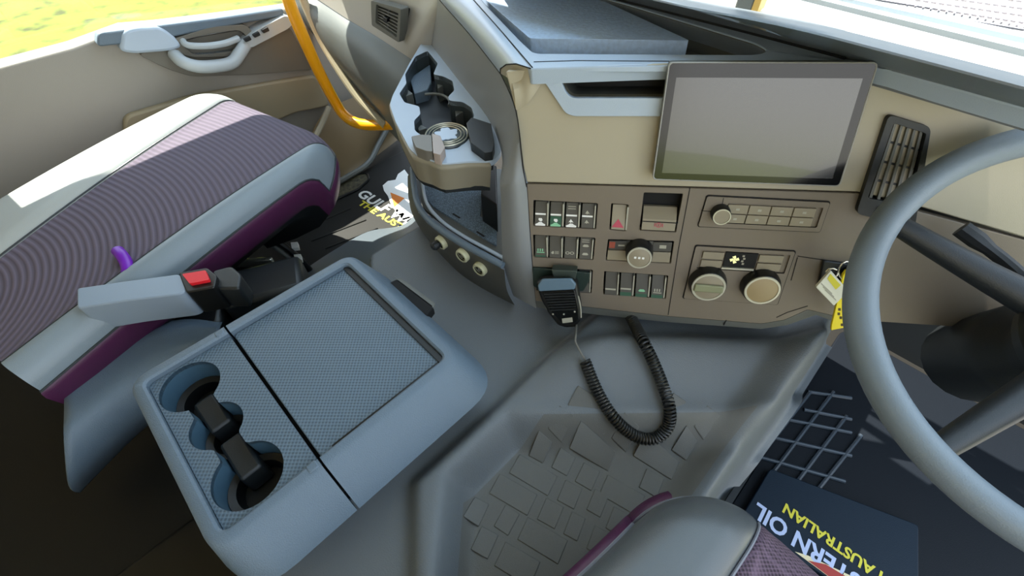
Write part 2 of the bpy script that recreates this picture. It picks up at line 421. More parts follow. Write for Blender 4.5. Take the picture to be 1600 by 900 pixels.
# ================================================================== CENTRE CONSOLE BOX
cb = empty('console_box', (-.44, 0, .58), 'grey plastic storage console with dimpled lid and triple cup holder, between the seats', 'console')
def rr(x0, x1, y0, y1, r, seg=7):
    return rnd([(x0, y0), (x1, y0), (x1, y1), (x0, y1)], r, seg)
def loops_mesh(loops):
    bm = bmesh.new(); rs = [[bm.verts.new((p[0], p[1], z)) for p in pts] for pts, z in loops]
    for A, B in zip(rs, rs[1:]):
        n = len(A)
        for i in range(n): bm.faces.new((A[i], A[(i+1) % n], B[(i+1) % n], B[i]))
    return bm
ix0, ix1, iy0, iy1 = -.592, -.318, -.158, .176
L = [(rr(ix0, ix1, iy0, iy1, .012), .700), (rr(ix0, ix1, iy0, iy1, .012), .7205), (rr(ix0-.003, ix1+.003, iy0-.003, iy1+.003, .014), .7235),
     (rr(ix0-.013, ix1+.010, iy0-.012, iy1+.012, .022), .7235), (rr(ix0-.019, ix1+.018, iy0-.017, iy1+.020, .030), .7195),
     (rr(ix0-.024, ix1+.058, iy0-.022, iy1+.042, .055), .682), (rr(ix0-.024, ix1+.068, iy0-.022, iy1+.050, .06), .668),
     (rr(ix0-.020, ix1+.062, iy0-.02, iy1+.044, .055), .660), (rr(ix0-.012, ix1+.03, iy0-.012, iy1+.015, .04), .660)]
GAP = -.0345
for nm, side in (('lid_rim', 1), ('cup_holder_rim', -1)):
    bm = loops_mesh(L)
    bmesh.ops.bisect_plane(bm, geom=bm.verts[:]+bm.edges[:]+bm.faces[:], plane_co=(0, GAP+side*.0016, 0), plane_no=(0, -side, 0), clear_outer=True)
    link(nm, bm, plas_blue, cb, ang=40)
box('gap_filler', ix0-.006, ix1+.045, GAP-.004, GAP+.004, .66, .690, gap_black, cb)
# base under the rim
bm = loops_mesh([(rr(ix0-.012, ix1+.03, iy0-.012, iy1+.015, .04), .665), (rr(ix0-.004, ix1+.022, iy0-.005, iy1+.008, .035), .59)])
link('base', bm, plas_dark, cb)
# front lid panel
slab('lid_panel', horiz(0), rr(ix0+.001, ix1-.001, GAP+.0025, iy1-.001, .008), .700, .7135, weave, cb, bevel=.0015)
slab('lid_step', horiz(0), rr(ix0+.001, ix1-.001, iy1-.010, iy1+.001, .003), .7, .7165, plas_black, cb)
slab('lid_side_gap', horiz(0), rr(ix1-.006, ix1+.001, GAP+.02, iy1, .002), .7, .7145, plas_black, cb)
# rear insert with three wells
FH = horiz(0)
cc = [(P(297, 603, z=.7135), .0405), (P(338, 664, z=.7135), .0345), (P(387, 741, z=.7135), .0435)]
def band(x):
    t, b = [], []
    for c, r in cc:
        if abs(x-c.x) < r: h = math.sqrt(r*r-(x-c.x)**2); t.append(c.y+h); b.append(c.y-h)
    for (c, r), (e, s_) in zip(cc, cc[1:]):
        if c.x <= x <= e.x: m_ = (c.y+(e.y-c.y)*(x-c.x)/(e.x-c.x)); t.append(m_+.017); b.append(m_-.017)
    return max(t), min(b)
xa, xb = cc[0][0].x-cc[0][1]+1e-5, cc[2][0].x+cc[2][1]-1e-5
NS = 90; xs = [xa+(xb-xa)*(.5-.5*math.cos(math.pi*i/NS)) for i in range(NS+1)]
hole = [(x, band(x)[1]) for x in xs]+[(x, band(x)[0]) for x in xs[::-1][1:-1]]
frame_plate('cup_holder_panel', FH, rr(ix0+.001, ix1-.001, iy0+.001, GAP-.0025, .008), [hole], .706, .7135, weave, cb)
well_m = mat('cup_well_plastic', '3f5a6c', .4, .15, 800, .05, 9)
well('cup_well', FH, hole, .645, .7134, well_m, cb, shrink=.0, fm=plas_dark)
for (c, r) in cc:
    lathe('well_liner', horiz(0), c.x, c.y, [(r-.001, .672), (r-.010, .669), (r-.014, .650), (0, .649)], plas_black, cb)
for (c, r), (e, s_) in zip(cc, cc[1:]):
    m_ = (c+e)/2; dx = (e-c).normalized(); F_ = Frame((m_.x, m_.y, 0), dx, V((-dx.y, dx.x, 0)))
    l = (e-c).length
    bm = bmesh.new(); add_slab(bm, F_, rnd([(-l*.40, -.0165), (l*.40, -.0165), (l*.40, .0165), (-l*.40, .0165)], .006), .65, .690, .004)
    link('saddle_divider', bm, plas_dark, cb, bevel=.004)
# rim notches at the joint
for x_ in (ix0-.008, ix1+.006):
    box('hinge_notch', x_-.006, x_+.006, GAP-.018, GAP-.004, .716, .7245, plas_blue, cb, bevel=.002)
# latch on the front edge
LF = [P(614, 440, z=.676), P(677, 488, z=.676)]
l0, l1 = LF; e = (l1-l0).normalized(); F_ = Frame(((l0+l1)/2), e, V((-e.y, e.x, 0)))
hl = (l1-l0).length/2
slab('latch', F_, rnd([(-hl, -.016), (hl, -.016), (hl*.9, .008), (-hl*.9, .008)], .004), -.016, .006, gap_black, cb, bevel=.002)
slab('latch_lip', F_, rnd([(-hl*.95, .004), (hl*.95, .004), (hl*.85, .013), (-hl*.85, .013)], .003), .002, .006, plas_mid, cb, bevel=.001)
# grey moulding behind the console towards the passenger seat
mo = empty('rear_storage_moulding', (-.70, -.05, FZ), 'domed grey plastic moulding between console and red-buttoned belt buckle', 'storage moulding')
rows = [[P(px, py, z=.50) for px, py in ((100, 560), (194, 506), (245, 492), (300, 487), (352, 494))],
        [P(px, py, z=.595) for px, py in ((100, 585), (194, 528), (245, 509), (300, 502), (345, 508))],
        [P(px, py, z=.61) for px, py in ((100, 640), (194, 560), (245, 535), (300, 519), (340, 524))],
        [P(px, py, z=.60) for px, py in ((100, 690), (194, 612), (250, 575), (300, 550), (345, 540))],
        [P(px, py, z=.52) for px, py in ((110, 760), (204, 672), (265, 625), (320, 590), (365, 565))],
        [P(px, py, z=.36) for px, py in ((125, 770), (214, 680), (275, 632), (330, 596), (372, 570))]]
patch('shell', rows, plas_blue, mo, n=5, solid=.004)

# ================================================================== DASHBOARD BODY
dash = empty('dashboard', (-.3, .55, .62), 'grey and beige truck dashboard body wrapping from the passenger door to the steering wheel', 'dashboard')
PL = Frame(CAM + ray(1190, 335)*.64, (.8312, .5493, .0857), (-.2102, .1677, .9632))
def Q(F, *pts, c=0): return [F.px(px, py, c) for px, py in pts]
seamz = .984
# beige upper fascia behind the display and beside it
slot_q = Q(PL, (872, 111), (1060, 111), (1052, 152), (888, 152))
beige = Q(PL, (790, 112), (806, 173), (817, 260), (823, 285), (1075, 292), (1340, 300), (1420, 318), (1700, 400), (1760, 150), (1420, 104), (1046, 99), (831, 107))
trim_o = Q(PL, (838, 106), (1075, 101), (1066, 180), (896, 180), (884, 175), (876, 163))
frame_plate('upper_fascia', PL, beige, [rnd(slot_q, .012)], -.02, 0, plas_beige, dash, bevel=.003)
frame_plate('slot_surround', PL, rnd(trim_o, .008), [rnd(slot_q, .012)], -.004, .006, plas_top, dash, bevel=.003)
well('storage_slot', PL, rnd(slot_q, .012), -.075, -.002, plas_mid, dash, fm=plas_black)
# lower taupe fascia with its openings
quads = {
 'bank_a': [(833, 313), (934, 318), (931, 358), (833, 353)], 'bank_b': [(832, 367), (930, 372), (927, 406), (834, 402)],
 'bank_c': [(835, 417), (926, 422), (924, 458), (838, 454)], 'hazard': [(955, 318), (982, 320), (978, 361), (952, 359)],
 'brake': [(1006, 301), (1067, 303), (1056, 363), (999, 360)], 'rotary': [(950, 374), (1053, 377), (1048, 412), (946, 407)],
 'bank_d': [(944, 424), (1044, 431), (1040, 467), (942, 460)]}
UV = {k: Q(PL, *v) for k, v in quads.items()}
low_o = Q(PL, (823, 287), (1075, 294), (1340, 302), (1440, 332), (1700, 402), (1640, 520), (1330, 500), (1262, 484), (1226, 500), (1190, 506), (1040, 494), (936, 482), (836, 470))
frame_plate('lower_fascia', PL, low_o, [rnd(UV[k], .0015, 2) for k in UV], -.012, 0, plas_taupe, dash, bevel=.0008, seg=1)
for k in UV: well('switch_recess', PL, rnd(UV[k], .0015, 2), -.020, -.001, gap_black, dash)
# rolled lower lip of the fascia
lipA = [PL.pp(*p) for p in ((836, 470), (936, 482), (1040, 494), (1190, 506), (1226, 500), (1262, 484), (1330, 500))]
lipB = [PL.pp(*p, c=-.004) for p in ((837, 480), (936, 492), (1040, 503), (1190, 514), (1230, 508), (1275, 492), (1330, 512))]
lipC = [p - PL.n*.04 - V((0, 0, .006)) for p in lipB]
lipD = [p - PL.n*.12 + V((0, 0, .01)) for p in lipB]
bm = bmesh.new(); gg = [[bm.verts.new(p) for p in r] for r in (lipA, lipB, lipC, lipD)]
for i in range(3):
    for j in range(len(lipA)-1): bm.faces.new((gg[i][j], gg[i][j+1], gg[i+1][j+1], gg[i+1][j]))
link('lower_lip', bm, plas_mid, dash, ang=50)
def groove(F, pts, wd=.0011, parent=dash, name='panel_seam', c=.0006):
    """a narrow dark shut line"""
    bm = bmesh.new()
    uv = Q(F, *pts)
    for (a, b), (c_, d) in zip(uv, uv[1:]):
        e = V((c_-a, d-b)).normalized(); n_ = V((-e.y, e.x))*wd/2
        add_slab(bm, F, [(a+n_.x, b+n_.y), (a-n_.x, b-n_.y), (c_-n_.x, d-n_.y), (c_+n_.x, d+n_.y)], -.002, c)
    return link(name, bm, gap_black, parent, smooth=False)
groove(PL, [(1078, 294), (1060, 390), (1044, 492)])
groove(PL, [(823, 287), (829, 390), (837, 474)])
groove(PL, [(1246, 402), (1236, 438)]); groove(PL, [(1246, 400), (1300, 408), (1330, 418)])
groove(PL, [(1135, 500), (1131, 508)]); groove(PL, [(1213, 496), (1230, 488), (1262, 478)])
# core behind the fascias so that nothing shows through
bm = bmesh.new(); add_slab(bm, PL, [(-.335, -.17), (.55, -.17), (.55, .19), (-.30, .19)], -.11, -.085)
link('core', bm, plas_black, dash)
# dash top
TF = Frame(PL.at(-.30, .195), PL.h, (-.5493, .8312, 0))
top_o = Q(TF, (685, -60), (739, 0), (785, 52), (829, 108), (1046, 99), (1373, 97), (1470, 104), (1760, 150), (1760, 212), (1400, 112), (1180, 54), (969, 0), (740, -60))
tray_h = Q(TF, (700, -58), (760, 8), (816, 66), (834, 83), (1184, 85), (1200, 79), (1180, 68), (975, 6), (760, -50))
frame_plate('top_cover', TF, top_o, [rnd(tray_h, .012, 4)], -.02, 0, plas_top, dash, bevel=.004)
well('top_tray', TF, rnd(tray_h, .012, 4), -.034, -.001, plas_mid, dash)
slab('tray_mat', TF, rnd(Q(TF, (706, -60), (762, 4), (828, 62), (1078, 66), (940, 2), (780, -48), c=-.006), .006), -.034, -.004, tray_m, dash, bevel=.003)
groove(TF, [(690, -55), (740, 0), (786, 52), (832, 106)], .0016)
groove(TF, [(834, 97), (900, 95), (1046, 96)], .0012)
# ridge along the windscreen
def lerp_px(a, b, t): return (a[0]+(b[0]-a[0])*t, a[1]+(b[1]-a[1])*t)
rA = [TF.pp(*p) for p in ((740, -60), (969, 0), (1180, 54), (1400, 112), (1760, 212))]
rB = [P(*p, z=z_) for p, z_ in (((770, -66), 1.10), ((1012, -1), 1.105), ((1215, 40), 1.115), ((1404, 88), 1.125), ((1760, 184), 1.14))]
rM = [(a+b)/2 + V((0, 0, .006)) for a, b in zip(rA, rB)]
rC = [p + V((-.01, .03, .0)) for p in rB]
rA0 = [p - V((0, 0, .02)) for p in rA]
patch('windscreen_ridge', [rA0, rA, rM, rB, rC], mat('ridge_plastic', '747a80', .42, .2, 900), dash, n=4)
groove(TF, [(950, -3), (1170, 53), (1320, 93)], .002, c=.003)

# side face and corner pillar
A = [P(668, -28, z=seamz), P(687, 0, z=seamz), P(735, 55, z=seamz), P(782, 115, z=seamz)] + [PL.pp(*p, c=.002) for p in ((806, 173), (817, 260), (823, 292), (830, 400), (838, 482))]
TZ = .87
B = [P(652, 5, z=.90), P(658, 48, z=TZ), P(717, 126, z=TZ), P(762, 184, z=TZ), P(784, 240, z=TZ-.0), P(781, 285, d=.712), P(783, 312, d=.717), P(786, 408, d=.80), P(802, 462, d=.868)]
def bulge(a, b, t, k):
    p = a.lerp(b, t); out = (CAM-p).normalized(); return p + out*k*math.sin(math.pi*t)
rows = [B] + [[bulge(b, a, t, k) for a, b, k in zip(A, B, (.0, .0, .0, .004, .010, .014, .014, .014, .01))] for t in (.2, .4, .6, .8)] + [A]
patch('side_face', rows, mat('side_plastic', '7c7f80', .45, .2, 900, .05, 6), dash, n=4)
# rounded top edge strip
T = [TF.pp(*p) for p in ((722, -22), (739, 0), (785, 52), (829, 107))]
Tm = [(a+b)/2 + V((-.004, -.012, .012)) for a, b in zip(A[:4], T)]
Tm1 = [a.lerp(m_, .5) + V((-.001, -.005, .002)) for a, m_ in zip(A[:4], Tm)]
Tm2 = [m_.lerp(b, .5) + V((-.001, -.003, .004)) for m_, b in zip(Tm, T)]
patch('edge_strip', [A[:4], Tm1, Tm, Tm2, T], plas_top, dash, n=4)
tube('edge_seam', spline([p + (CAM-p).normalized()*.001 for p in A[:4]], 6), .0011, gap_black, dash, seg=6)
tube('edge_seam', spline([p + (CAM-p).normalized()*.001 for p in A[3:7]], 6), .0009, gap_black, dash, seg=6)
endp = [A[3], Tm1[3], Tm[3], Tm2[3], T[3]]
tube('edge_seam', [p + (CAM-p).normalized()*.0012 for p in endp], .0009, gap_black, dash, seg=6)
# corner cap between the edge strip and the beige fascia
cc0 = [A[3], Tm1[3], Tm[3], Tm2[3], T[3]]
cc1 = [PL.pp(800, 130, c=.0), PL.pp(812, 126), PL.pp(822, 122, c=.004), PL.pp(830, 116, c=.004), PL.pp(836, 104)]
cc2 = [PL.pp(806, 173, c=.001), PL.pp(816, 168, c=.002), PL.pp(826, 160, c=.003), PL.pp(836, 146, c=.003), PL.pp(850, 125, c=.001)]
patch('corner_cap', [cc0, cc1, cc2], plas_beige, dash, n=4)

# passenger side of the dash
sr = [[P(430, -42, y=.63), P(490, -5, y=.63), P(540, 28, y=.63), P(590, 58, y=.63), P(642, 92, y=.625), P(664, 104, y=.65)],
      [P(500, -100, y=.65), P(552, -50, y=.65), P(592, -5, y=.65), P(630, 32, y=.645), P(660, 58, y=.63), P(690, 84, y=.67)],
      [P(550, -140, y=.66), P(600, -100, y=.665), P(640, -60, y=.665), P(668, -20, y=.65), P(690, 8, y=.63), P(720, 30, y=.68)]]
patch('passenger_fascia', sr, mat('pale_fascia_plastic', 'a3a098', .45, .15, 900, .04, 5), dash, n=5)
br = [[p + V((0, .004, 0)) for p in sr[0]],
      [P(452, -20, y=.60), P(496, 30, y=.60), P(545, 68, y=.595), P(592, 100, y=.59), P(632, 140, y=.585), P(664, 165, y=.58)],
      [P(478, 40, y=.60), P(520, 88, y=.595), P(562, 128, y=.59), P(598, 160, y=.585), P(640, 205, y=.58), P(668, 230, y=.575)],
      [P(486, 32, y=.63), P(530, 108, y=.63), P(566, 155, y=.64), P(602, 197, y=.65), P(650, 250, y=.64), P(680, 275, y=.62)]]
patch('glovebox_bulge', br, mat('glovebox_plastic', '5f6462', .5, .2, 900, .08, 5), dash, n=5)
edge = [P(464, -30, y=.60), P(478, 10, y=.60), P(505, 68, y=.60), P(540, 125, y=.60), P(566, 160, y=.605), P(602, 196, y=.62)]
tube('edge_bead', spline(edge, 6), .012, mat('pale_edge_plastic', 'a89f86', .45, .15, 900), dash, seg=10)

# ---- left vent
def pxframe(a, b, d, **k):
    pa, pb, pd = P(*a, **k), P(*b, **k), P(*d, **k)
    return Frame(pa, pb-pa, pa-pd)
VF = pxframe((585, 0), (632, 14), (586, 38), y=.625)
vent = empty('air_vent', VF.O, 'square black slatted air vent in the pale passenger fascia, top left', 'air vent')
vq = Q(VF, (585, -1), (632, 12), (629, 65), (586, 38)); vi = Q(VF, (593, 5), (628, 17), (625, 57), (592, 34))
frame_plate('bezel', VF, rnd(vq, .006), [rnd(vi, .004)], -.012, .010, plas_mid, vent, bevel=.002)
well('duct', VF, rnd(vi, .004), -.045, .0, gap_black, vent)
def bil(q, s, t):
    a, b, c, d = [V(p) for p in q]      # top-left, top-right, bottom-right, bottom-left
    p = a.lerp(b, s).lerp(d.lerp(c, s), t); return (p.x, p.y)
def sub(q, s0, t0, s1, t1): return [bil(q, s0, t0), bil(q, s1, t0), bil(q, s1, t1), bil(q, s0, t1)]
for k in range(7):
    t = (k+.5)/7
    slab('slat', VF, sub(vi, 0, t-.03, 1, t+.03), -.012, .005, plas_mid, vent, bevel=.0005)
slab('divider', VF, sub(vi, .44, 0, .5, 1), -.012, .003, plas_dark, vent)
slab('slider', VF, sub(vi, .38, .42, .56, .6), .002, .012, plas_black, vent, bevel=.001)
# ---- right vent beside the steering wheel
rv = [(1384, 176), (1450, 196), (1425, 352), (1334, 330)]
v2 = empty('air_vent', PL.pp(1370, 300), 'tall black slatted air vent right of the display, partly behind the wheel', 'air vent')
rq = Q(PL, *rv); ri = Q(PL, (1392, 190), (1442, 206), (1415, 318), (1352, 306))
frame_plate('bezel', PL, rnd(rq, .008), [rnd(ri, .003)], 0, .008, plas_dark, v2, bevel=.002)
well('duct', PL, rnd(ri, .003), -.03, .003, gap_black, v2)
for k in range(5):
    s_ = (k+.5)/5; slab('slat', PL, sub(ri, s_-.035, 0, s_+.035, 1), -.01, .004, plas_mid, v2)
for k in range(3): slab('cross_slat', PL, sub(ri, 0, .22+k*.26, 1, .25+k*.26), -.01, .001, plas_dark, v2)
slab('thumb_wheel', PL, sub(rq, .3, .87, .5, .95), .006, .012, plas_mid, v2, bevel=.002)

# ---- touch display
DFp = .020
ds = empty('touch_display', PL.pp(1190, 200), 'large tilted glossy black touch display with silver rim on the dashboard', 'display')
dq = Q(PL, (1045, 97), (1374, 97), (1313, 292), (1019, 281), c=DFp)
slab('housing', PL, rnd(dq, .005), .004, DFp-.003, plas_mid, ds, bevel=.002)
frame_plate('rim', PL, rnd(dq, .006), [rnd(sub(dq, .008, .010, .992, .990), .005)], DFp-.004, DFp, mat('display_rim_plastic', '9c9c98', .4), ds, bevel=.0008)
slab('bezel_glass', PL, rnd(sub(dq, .008, .010, .992, .990), .005), DFp-.004, DFp-.0006, screen_m, ds)
slab('screen', PL, sub(dq, .05, .115, .95, .93), DFp-.0008, DFp-.0002, mat('screen_panel', '1e2024', .24, spec=1.0, coat=.5), ds)
box_h = Q(PL, (1045, 97), (1374, 97), (1360, 130), (1050, 130), c=DFp)

# ================================================================== SWITCHES AND UNITS ON THE LOWER FASCIA
def rocker(q, s0, s1, label, marks, group='rocker switches on the lower dashboard', warm=False, t0=.07, t1=.95):
    qq = sub(q, s0, t0, s1, t1); c = bil(qq, .5, .5)
    r = empty('rocker_switch', PL.at(*c), label, 'switch', group)
    body = [bil(qq, .07, 0), bil(qq, .86, 0), bil(qq, .86, 1), bil(qq, .07, 1)]
    bm = bmesh.new()
    F = PL; hi = [F.at(*body[0], -.006), F.at(*body[1], -.006), F.at(*body[2], .0025), F.at(*body[3], .0025)]
    lo = [F.at(*p, -.018) for p in body]
    vh = [bm.verts.new(p) for p in hi]; vl = [bm.verts.new(p) for p in lo]
    bm.faces.new(vh); bm.faces.new(vl[::-1])
    for i in range(4): bm.faces.new((vh[i], vh[(i+1) % 4], vl[(i+1) % 4], vl[i]))
    link('rocker', bm, switch_lt if warm else switch_m, r, bevel=.0006, seg=1)
    slab('edge_strip', PL, [bil(qq, .89, .02), bil(qq, .98, .02), bil(qq, .98, 1), bil(qq, .89, 1)], -.018, .001, grey_p, r)  # pale strip paints the reflection along the rocker's side
    def fc(t): return -.006 + .0085*t + .0003
    for kind, m, a in marks:
        bm = bmesh.new()
        def sl(s0_, t0_, s1_, t1_):
            p = [bil(qq, s, t) for s, t in ((s0_, t0_), (s1_, t0_), (s1_, t1_), (s0_, t1_))]
            vs = [bm.verts.new(PL.at(*p_, fc(t))) for p_, t in zip(p, (t0_, t0_, t1_, t1_))]; bm.faces.new(vs)
        def poly(l):
            bm.faces.new([bm.verts.new(PL.at(*bil(qq, s, t), fc(t)+.0002)) for s, t in l])
        if kind == 'bar': sl(.1, a, .8, a+.07)
        elif kind == 'field': sl(.09, a, .83, 1)
        elif kind == 'axle':      # truck axle pictogram
            poly([(.35, a), (.55, a), (.6, a+.08), (.52, a+.14), (.4, a+.12), (.32, a+.06)])
        elif kind == 'skirt': poly([(.12, .93), (.3, .88), (.36, .84), (.56, .84), (.62, .88), (.8, .93), (.78, .99), (.14, .99)])
        elif kind == 'arrow': poly([(.42, a), (.6, a+.14), (.48, a+.12), (.42, a+.16), (.36, a+.12), (.28, a+.14)])
        elif kind == 'lines':
            for i in range(2): sl(.2, a+i*.09, .7, a+i*.09+.03)
        elif kind == 'rings':
            for sx_ in (.3, .6):
                for i in range(8):
                    a0, a1 = i*math.pi/4, (i+1)*math.pi/4; R0, R1 = .15, .09
                    poly([(sx_+R0*math.cos(a0), a+.07*math.sin(a0)), (sx_+R0*math.cos(a1), a+.07*math.sin(a1)), (sx_+R1*math.cos(a1), a+.045*math.sin(a1)), (sx_+R1*math.cos(a0), a+.045*math.sin(a0))])
        elif kind == 'beam':
            poly([(.2, a), (.32, a-.06), (.38, a-.04), (.38, a+.06), (.3, a+.08), (.2, a+.05)])
            for i in range(3): sl(.44, a-.05+i*.05, .72, a-.03+i*.05)
        elif kind == 'lamp':
            poly([(.25, a+.08), (.35, a), (.6, a), (.7, a+.08), (.62, a+.11), (.34, a+.11)])
        elif kind == 'grid':
            for i in range(3): sl(.25+i*.16, a, .33+i*.16, a+.12)
            sl(.2, a+.15, .74, a+.19)
        elif kind == 'triangle':
            o = [(.45, .46), (.86, .86), (.04, .86)]; poly([(.45, .56), (.80, .90), (.10, .90)])
        link('marking', bm, m, r, smooth=False)
    return r
ba = UV['bank_a']; S4 = [(.01, .25), (.255, .495), (.50, .745), (.75, .985)]
rocker(ba, *S4[0], 'black rocker switch with white bar, first of upper row', [('bar', white_p, .48), ('axle', white_p, .68), ('skirt', white_p, 0)])
rocker(ba, *S4[1], 'rocker switch with lit green lower field, second of upper row', [('field', green_d, .58), ('bar', white_p, .48), ('axle', white_p, .68), ('skirt', green_p, 0)])
rocker(ba, *S4[2], 'black rocker switch with two small white text lines, third of upper row', [('lines', grey_p, .14), ('bar', white_p, .48), ('arrow', white_p, .66), ('skirt', white_p, 0)])
rocker(ba, *S4[3], 'rocker switch with arrows above and below white bar, last of upper row', [('arrow', grey_p, .28), ('bar', white_p, .48), ('arrow', grey_p, .66)])
bb = UV['bank_b']
rocker(bb, *S4[0], 'rocker switch with pale green symbol, first of second row', [('grid', green_p, .6), ('bar', green_d, .9)])
rocker(bb, *S4[1], 'rocker switch with fog lamp symbol, second of second row', [('beam', grey_p, .74)])
rocker(bb, *S4[2], 'rocker switch with two ring symbols, third of second row', [('rings', grey_p, .74)])
rocker(bb, *S4[3], 'rocker switch with two lamp symbols, last of second row', [('lines', grey_p, .1), ('lamp', grey_p, .32), ('lamp', grey_p, .70)])
bc = UV['bank_c']
rocker(bc, .75, .985, 'plain blank rocker switch right of the microphone bracket', [])
bd = UV['bank_d']
rocker(bd, *S4[0], 'rocker switch with white dash mark, first of lowest row', [('bar', grey_p, .72)], warm=False)
rocker(bd, *S4[1], 'rocker switch with dash mark over green, second of lowest row', [('field', green_d, .84), ('bar', grey_p, .66)])
rocker(bd, *S4[2], 'rocker switch with lamp mark over green, third of lowest row', [('field', green_d, .86), ('lamp', green_p, .66)])
rocker(bd, *S4[3], 'rocker switch with striped mark over green, last of lowest row', [('field', green_d, .86), ('grid', grey_p, .6)])
rocker(UV['hazard'], .02, 1.06, 'hazard warning switch with red triangle, alone on the fascia', [('triangle', red_p, 0)], group=None, warm=True)
# parking brake paddle
bk = UV['brake']; pb = empty('parking_brake_switch', PL.at(*bil(bk, .5, .6)), 'square parking brake switch with red symbol below a dark hollow', 'switch')
bm = bmesh.new(); qq = sub(bk, .05, .42, .95, .94)
vh = [bm.verts.new(PL.at(*p, c)) for p, c in zip(qq+[bil(qq, 1, .45), bil(qq, 0, .45)], (-.012, -.012, .004, .004, .003, .003))]
bm.faces.new((vh[0], vh[1], vh[4], vh[5])); bm.faces.new((vh[5], vh[4], vh[2], vh[3]))
lo = [bm.verts.new(PL.at(*p, -.018)) for p in qq]
bm.faces.new((vh[1], vh[0], lo[0], lo[1])); bm.faces.new((vh[3], vh[2], lo[2], lo[3])); bm.faces.new((vh[0], vh[5], vh[3], lo[3], lo[0])); bm.faces.new((vh[2], vh[4], vh[1], lo[1], lo[2])); bm.faces.new(lo)
link('paddle', bm, switch_lt, pb)
groove(PL, [(1004, 344), (1059, 347)], .0012, pb, 'paddle_crease', c=.0042)
bm = bmesh.new(); c0 = bil(qq, .5, .72)
for i in range(12):
    a0, a1 = i*math.pi/6, (i+1)*math.pi/6
    bm.faces.new([bm.verts.new(PL.at(c0[0]+r_*math.cos(a), c0[1]+r_*math.sin(a), .0046)) for r_, a in ((.0042, a0), (.0042, a1), (.0032, a1), (.0032, a0))])
add_slab(bm, PL, rect(c0[0]-.0005, c0[1]-.002, c0[0]+.0005, c0[1]+.002), .0044, .0046)
for sgn in (-1, 1):
    add_slab(bm, PL, rect(c0[0]+sgn*.0058-.0005, c0[1]-.003, c0[0]+sgn*.0058+.0005, c0[1]+.003), .0044, .0046)
link('brake_symbol', bm, red_p, pb, smooth=False)
# light control with round knob
rt = UV['rotary']; rc = empty('light_control', PL.at(*bil(rt, .5, .5)), 'rotary headlamp control with round silver-ringed knob and flat keys', 'control')
for nm, a in (('key', (.02, .08, .30, .48)), ('key', (.70, .08, .98, .48)), ('key', (.02, .52, .46, .98)), ('key', (.50, .52, .98, .98))):
    slab(nm, PL, sub(rt, *a), -.018, -.001, switch_m if a[1] < .3 else switch_lt, rc, bevel=.0006)
slab('plate', PL, sub(rt, .3, .05, .7, .6), -.018, -.002, switch_m, rc)
slab('red_marking', PL, sub(rt, .03, .12, .12, .40), -.001, -.0004, mat('rust_print', '9a4a36', .6), rc)
slab('beam_marking', PL, sub(rt, .17, .24, .27, .30), -.001, -.0004, grey_p, rc)
slab('beam_marking', PL, sub(rt, .80, .2, .9, .34), -.001, -.0004, grey_p, rc)
def knob(F, px, py, R, hgt, parent, rmax=None, face=None, tilt=0):
    a, b = F.px(px, py, hgt)
    lathe('knob_body', F, a, b, [(R*1.10, -.004), (R*1.08, hgt*.5), (R, hgt*.96), (R*.96, hgt)], plas_black, parent)
    lathe('knob_ring', F, a, b, [(R*.98, hgt-.001), (R*.95, hgt+.0012), (R*.84, hgt+.0012), (R*.82, hgt-.001)], silver, parent)
    lathe('knob_face', F, a, b, [(R*.85, hgt-.0002), (R*.8, hgt+.0003), (0, hgt+.0003)], face or switch_m, parent)
    return a, b
a, b = knob(PL, 999, 403, .0195, .024, rc, face=switch_lt)
for k in range(3): slab('dot_marking', PL, rect(a-.008+k*.006, b-.0018, a-.0045+k*.006, b+.0018, .0008, 2), .0243, .0246, white_p, rc)
# ---- radio
rq = Q(PL, (1104, 304), (1298, 314), (1281, 363), (1089, 354))
rad = empty('radio_unit', PL.at(*bil(rq, .5, .5)), 'slim radio unit with one round knob and two rows of keys', 'radio')
frame_plate('outline', PL, rnd(rq, .004), [rnd(sub(rq, .007, .03, .993, .97), .0035)], -.001, .0012, gap_black, rad)
frame_plate('face_plate', PL, rnd(sub(rq, .007, .03, .993, .97), .0035), [rnd(sub(rq, .195, .19, .955, .83), .002)], -.001, .003, plas_taupe, rad, bevel=.0006)
well('key_recess', PL, rnd(sub(rq, .195, .19, .955, .83), .002), -.002, .0028, gap_black, rad)
for k in range(4):
    for j in range(2):
        s0 = .2+k*.178 ; t0 = .24+j*.30
        kk = slab('key', PL, sub(rq, s0+.004, t0, s0+.174, t0+.27), -.001, .0030, switch_lt, rad, bevel=.0005)
        slab('key_mark', PL, sub(rq, s0+.075, t0+.1, s0+.105, t0+.17), .0030, .0033, grey_p, kk)
groove(PL, [(1096, 328), (1112, 329)], .0008, rad, 'face_crease', c=.0034); groove(PL, [(1130, 308), (1128, 318)], .0008, rad, 'face_crease', c=.0034)
knob(PL, 1128, 339, .0125, .018, rad, face=switch_lt)
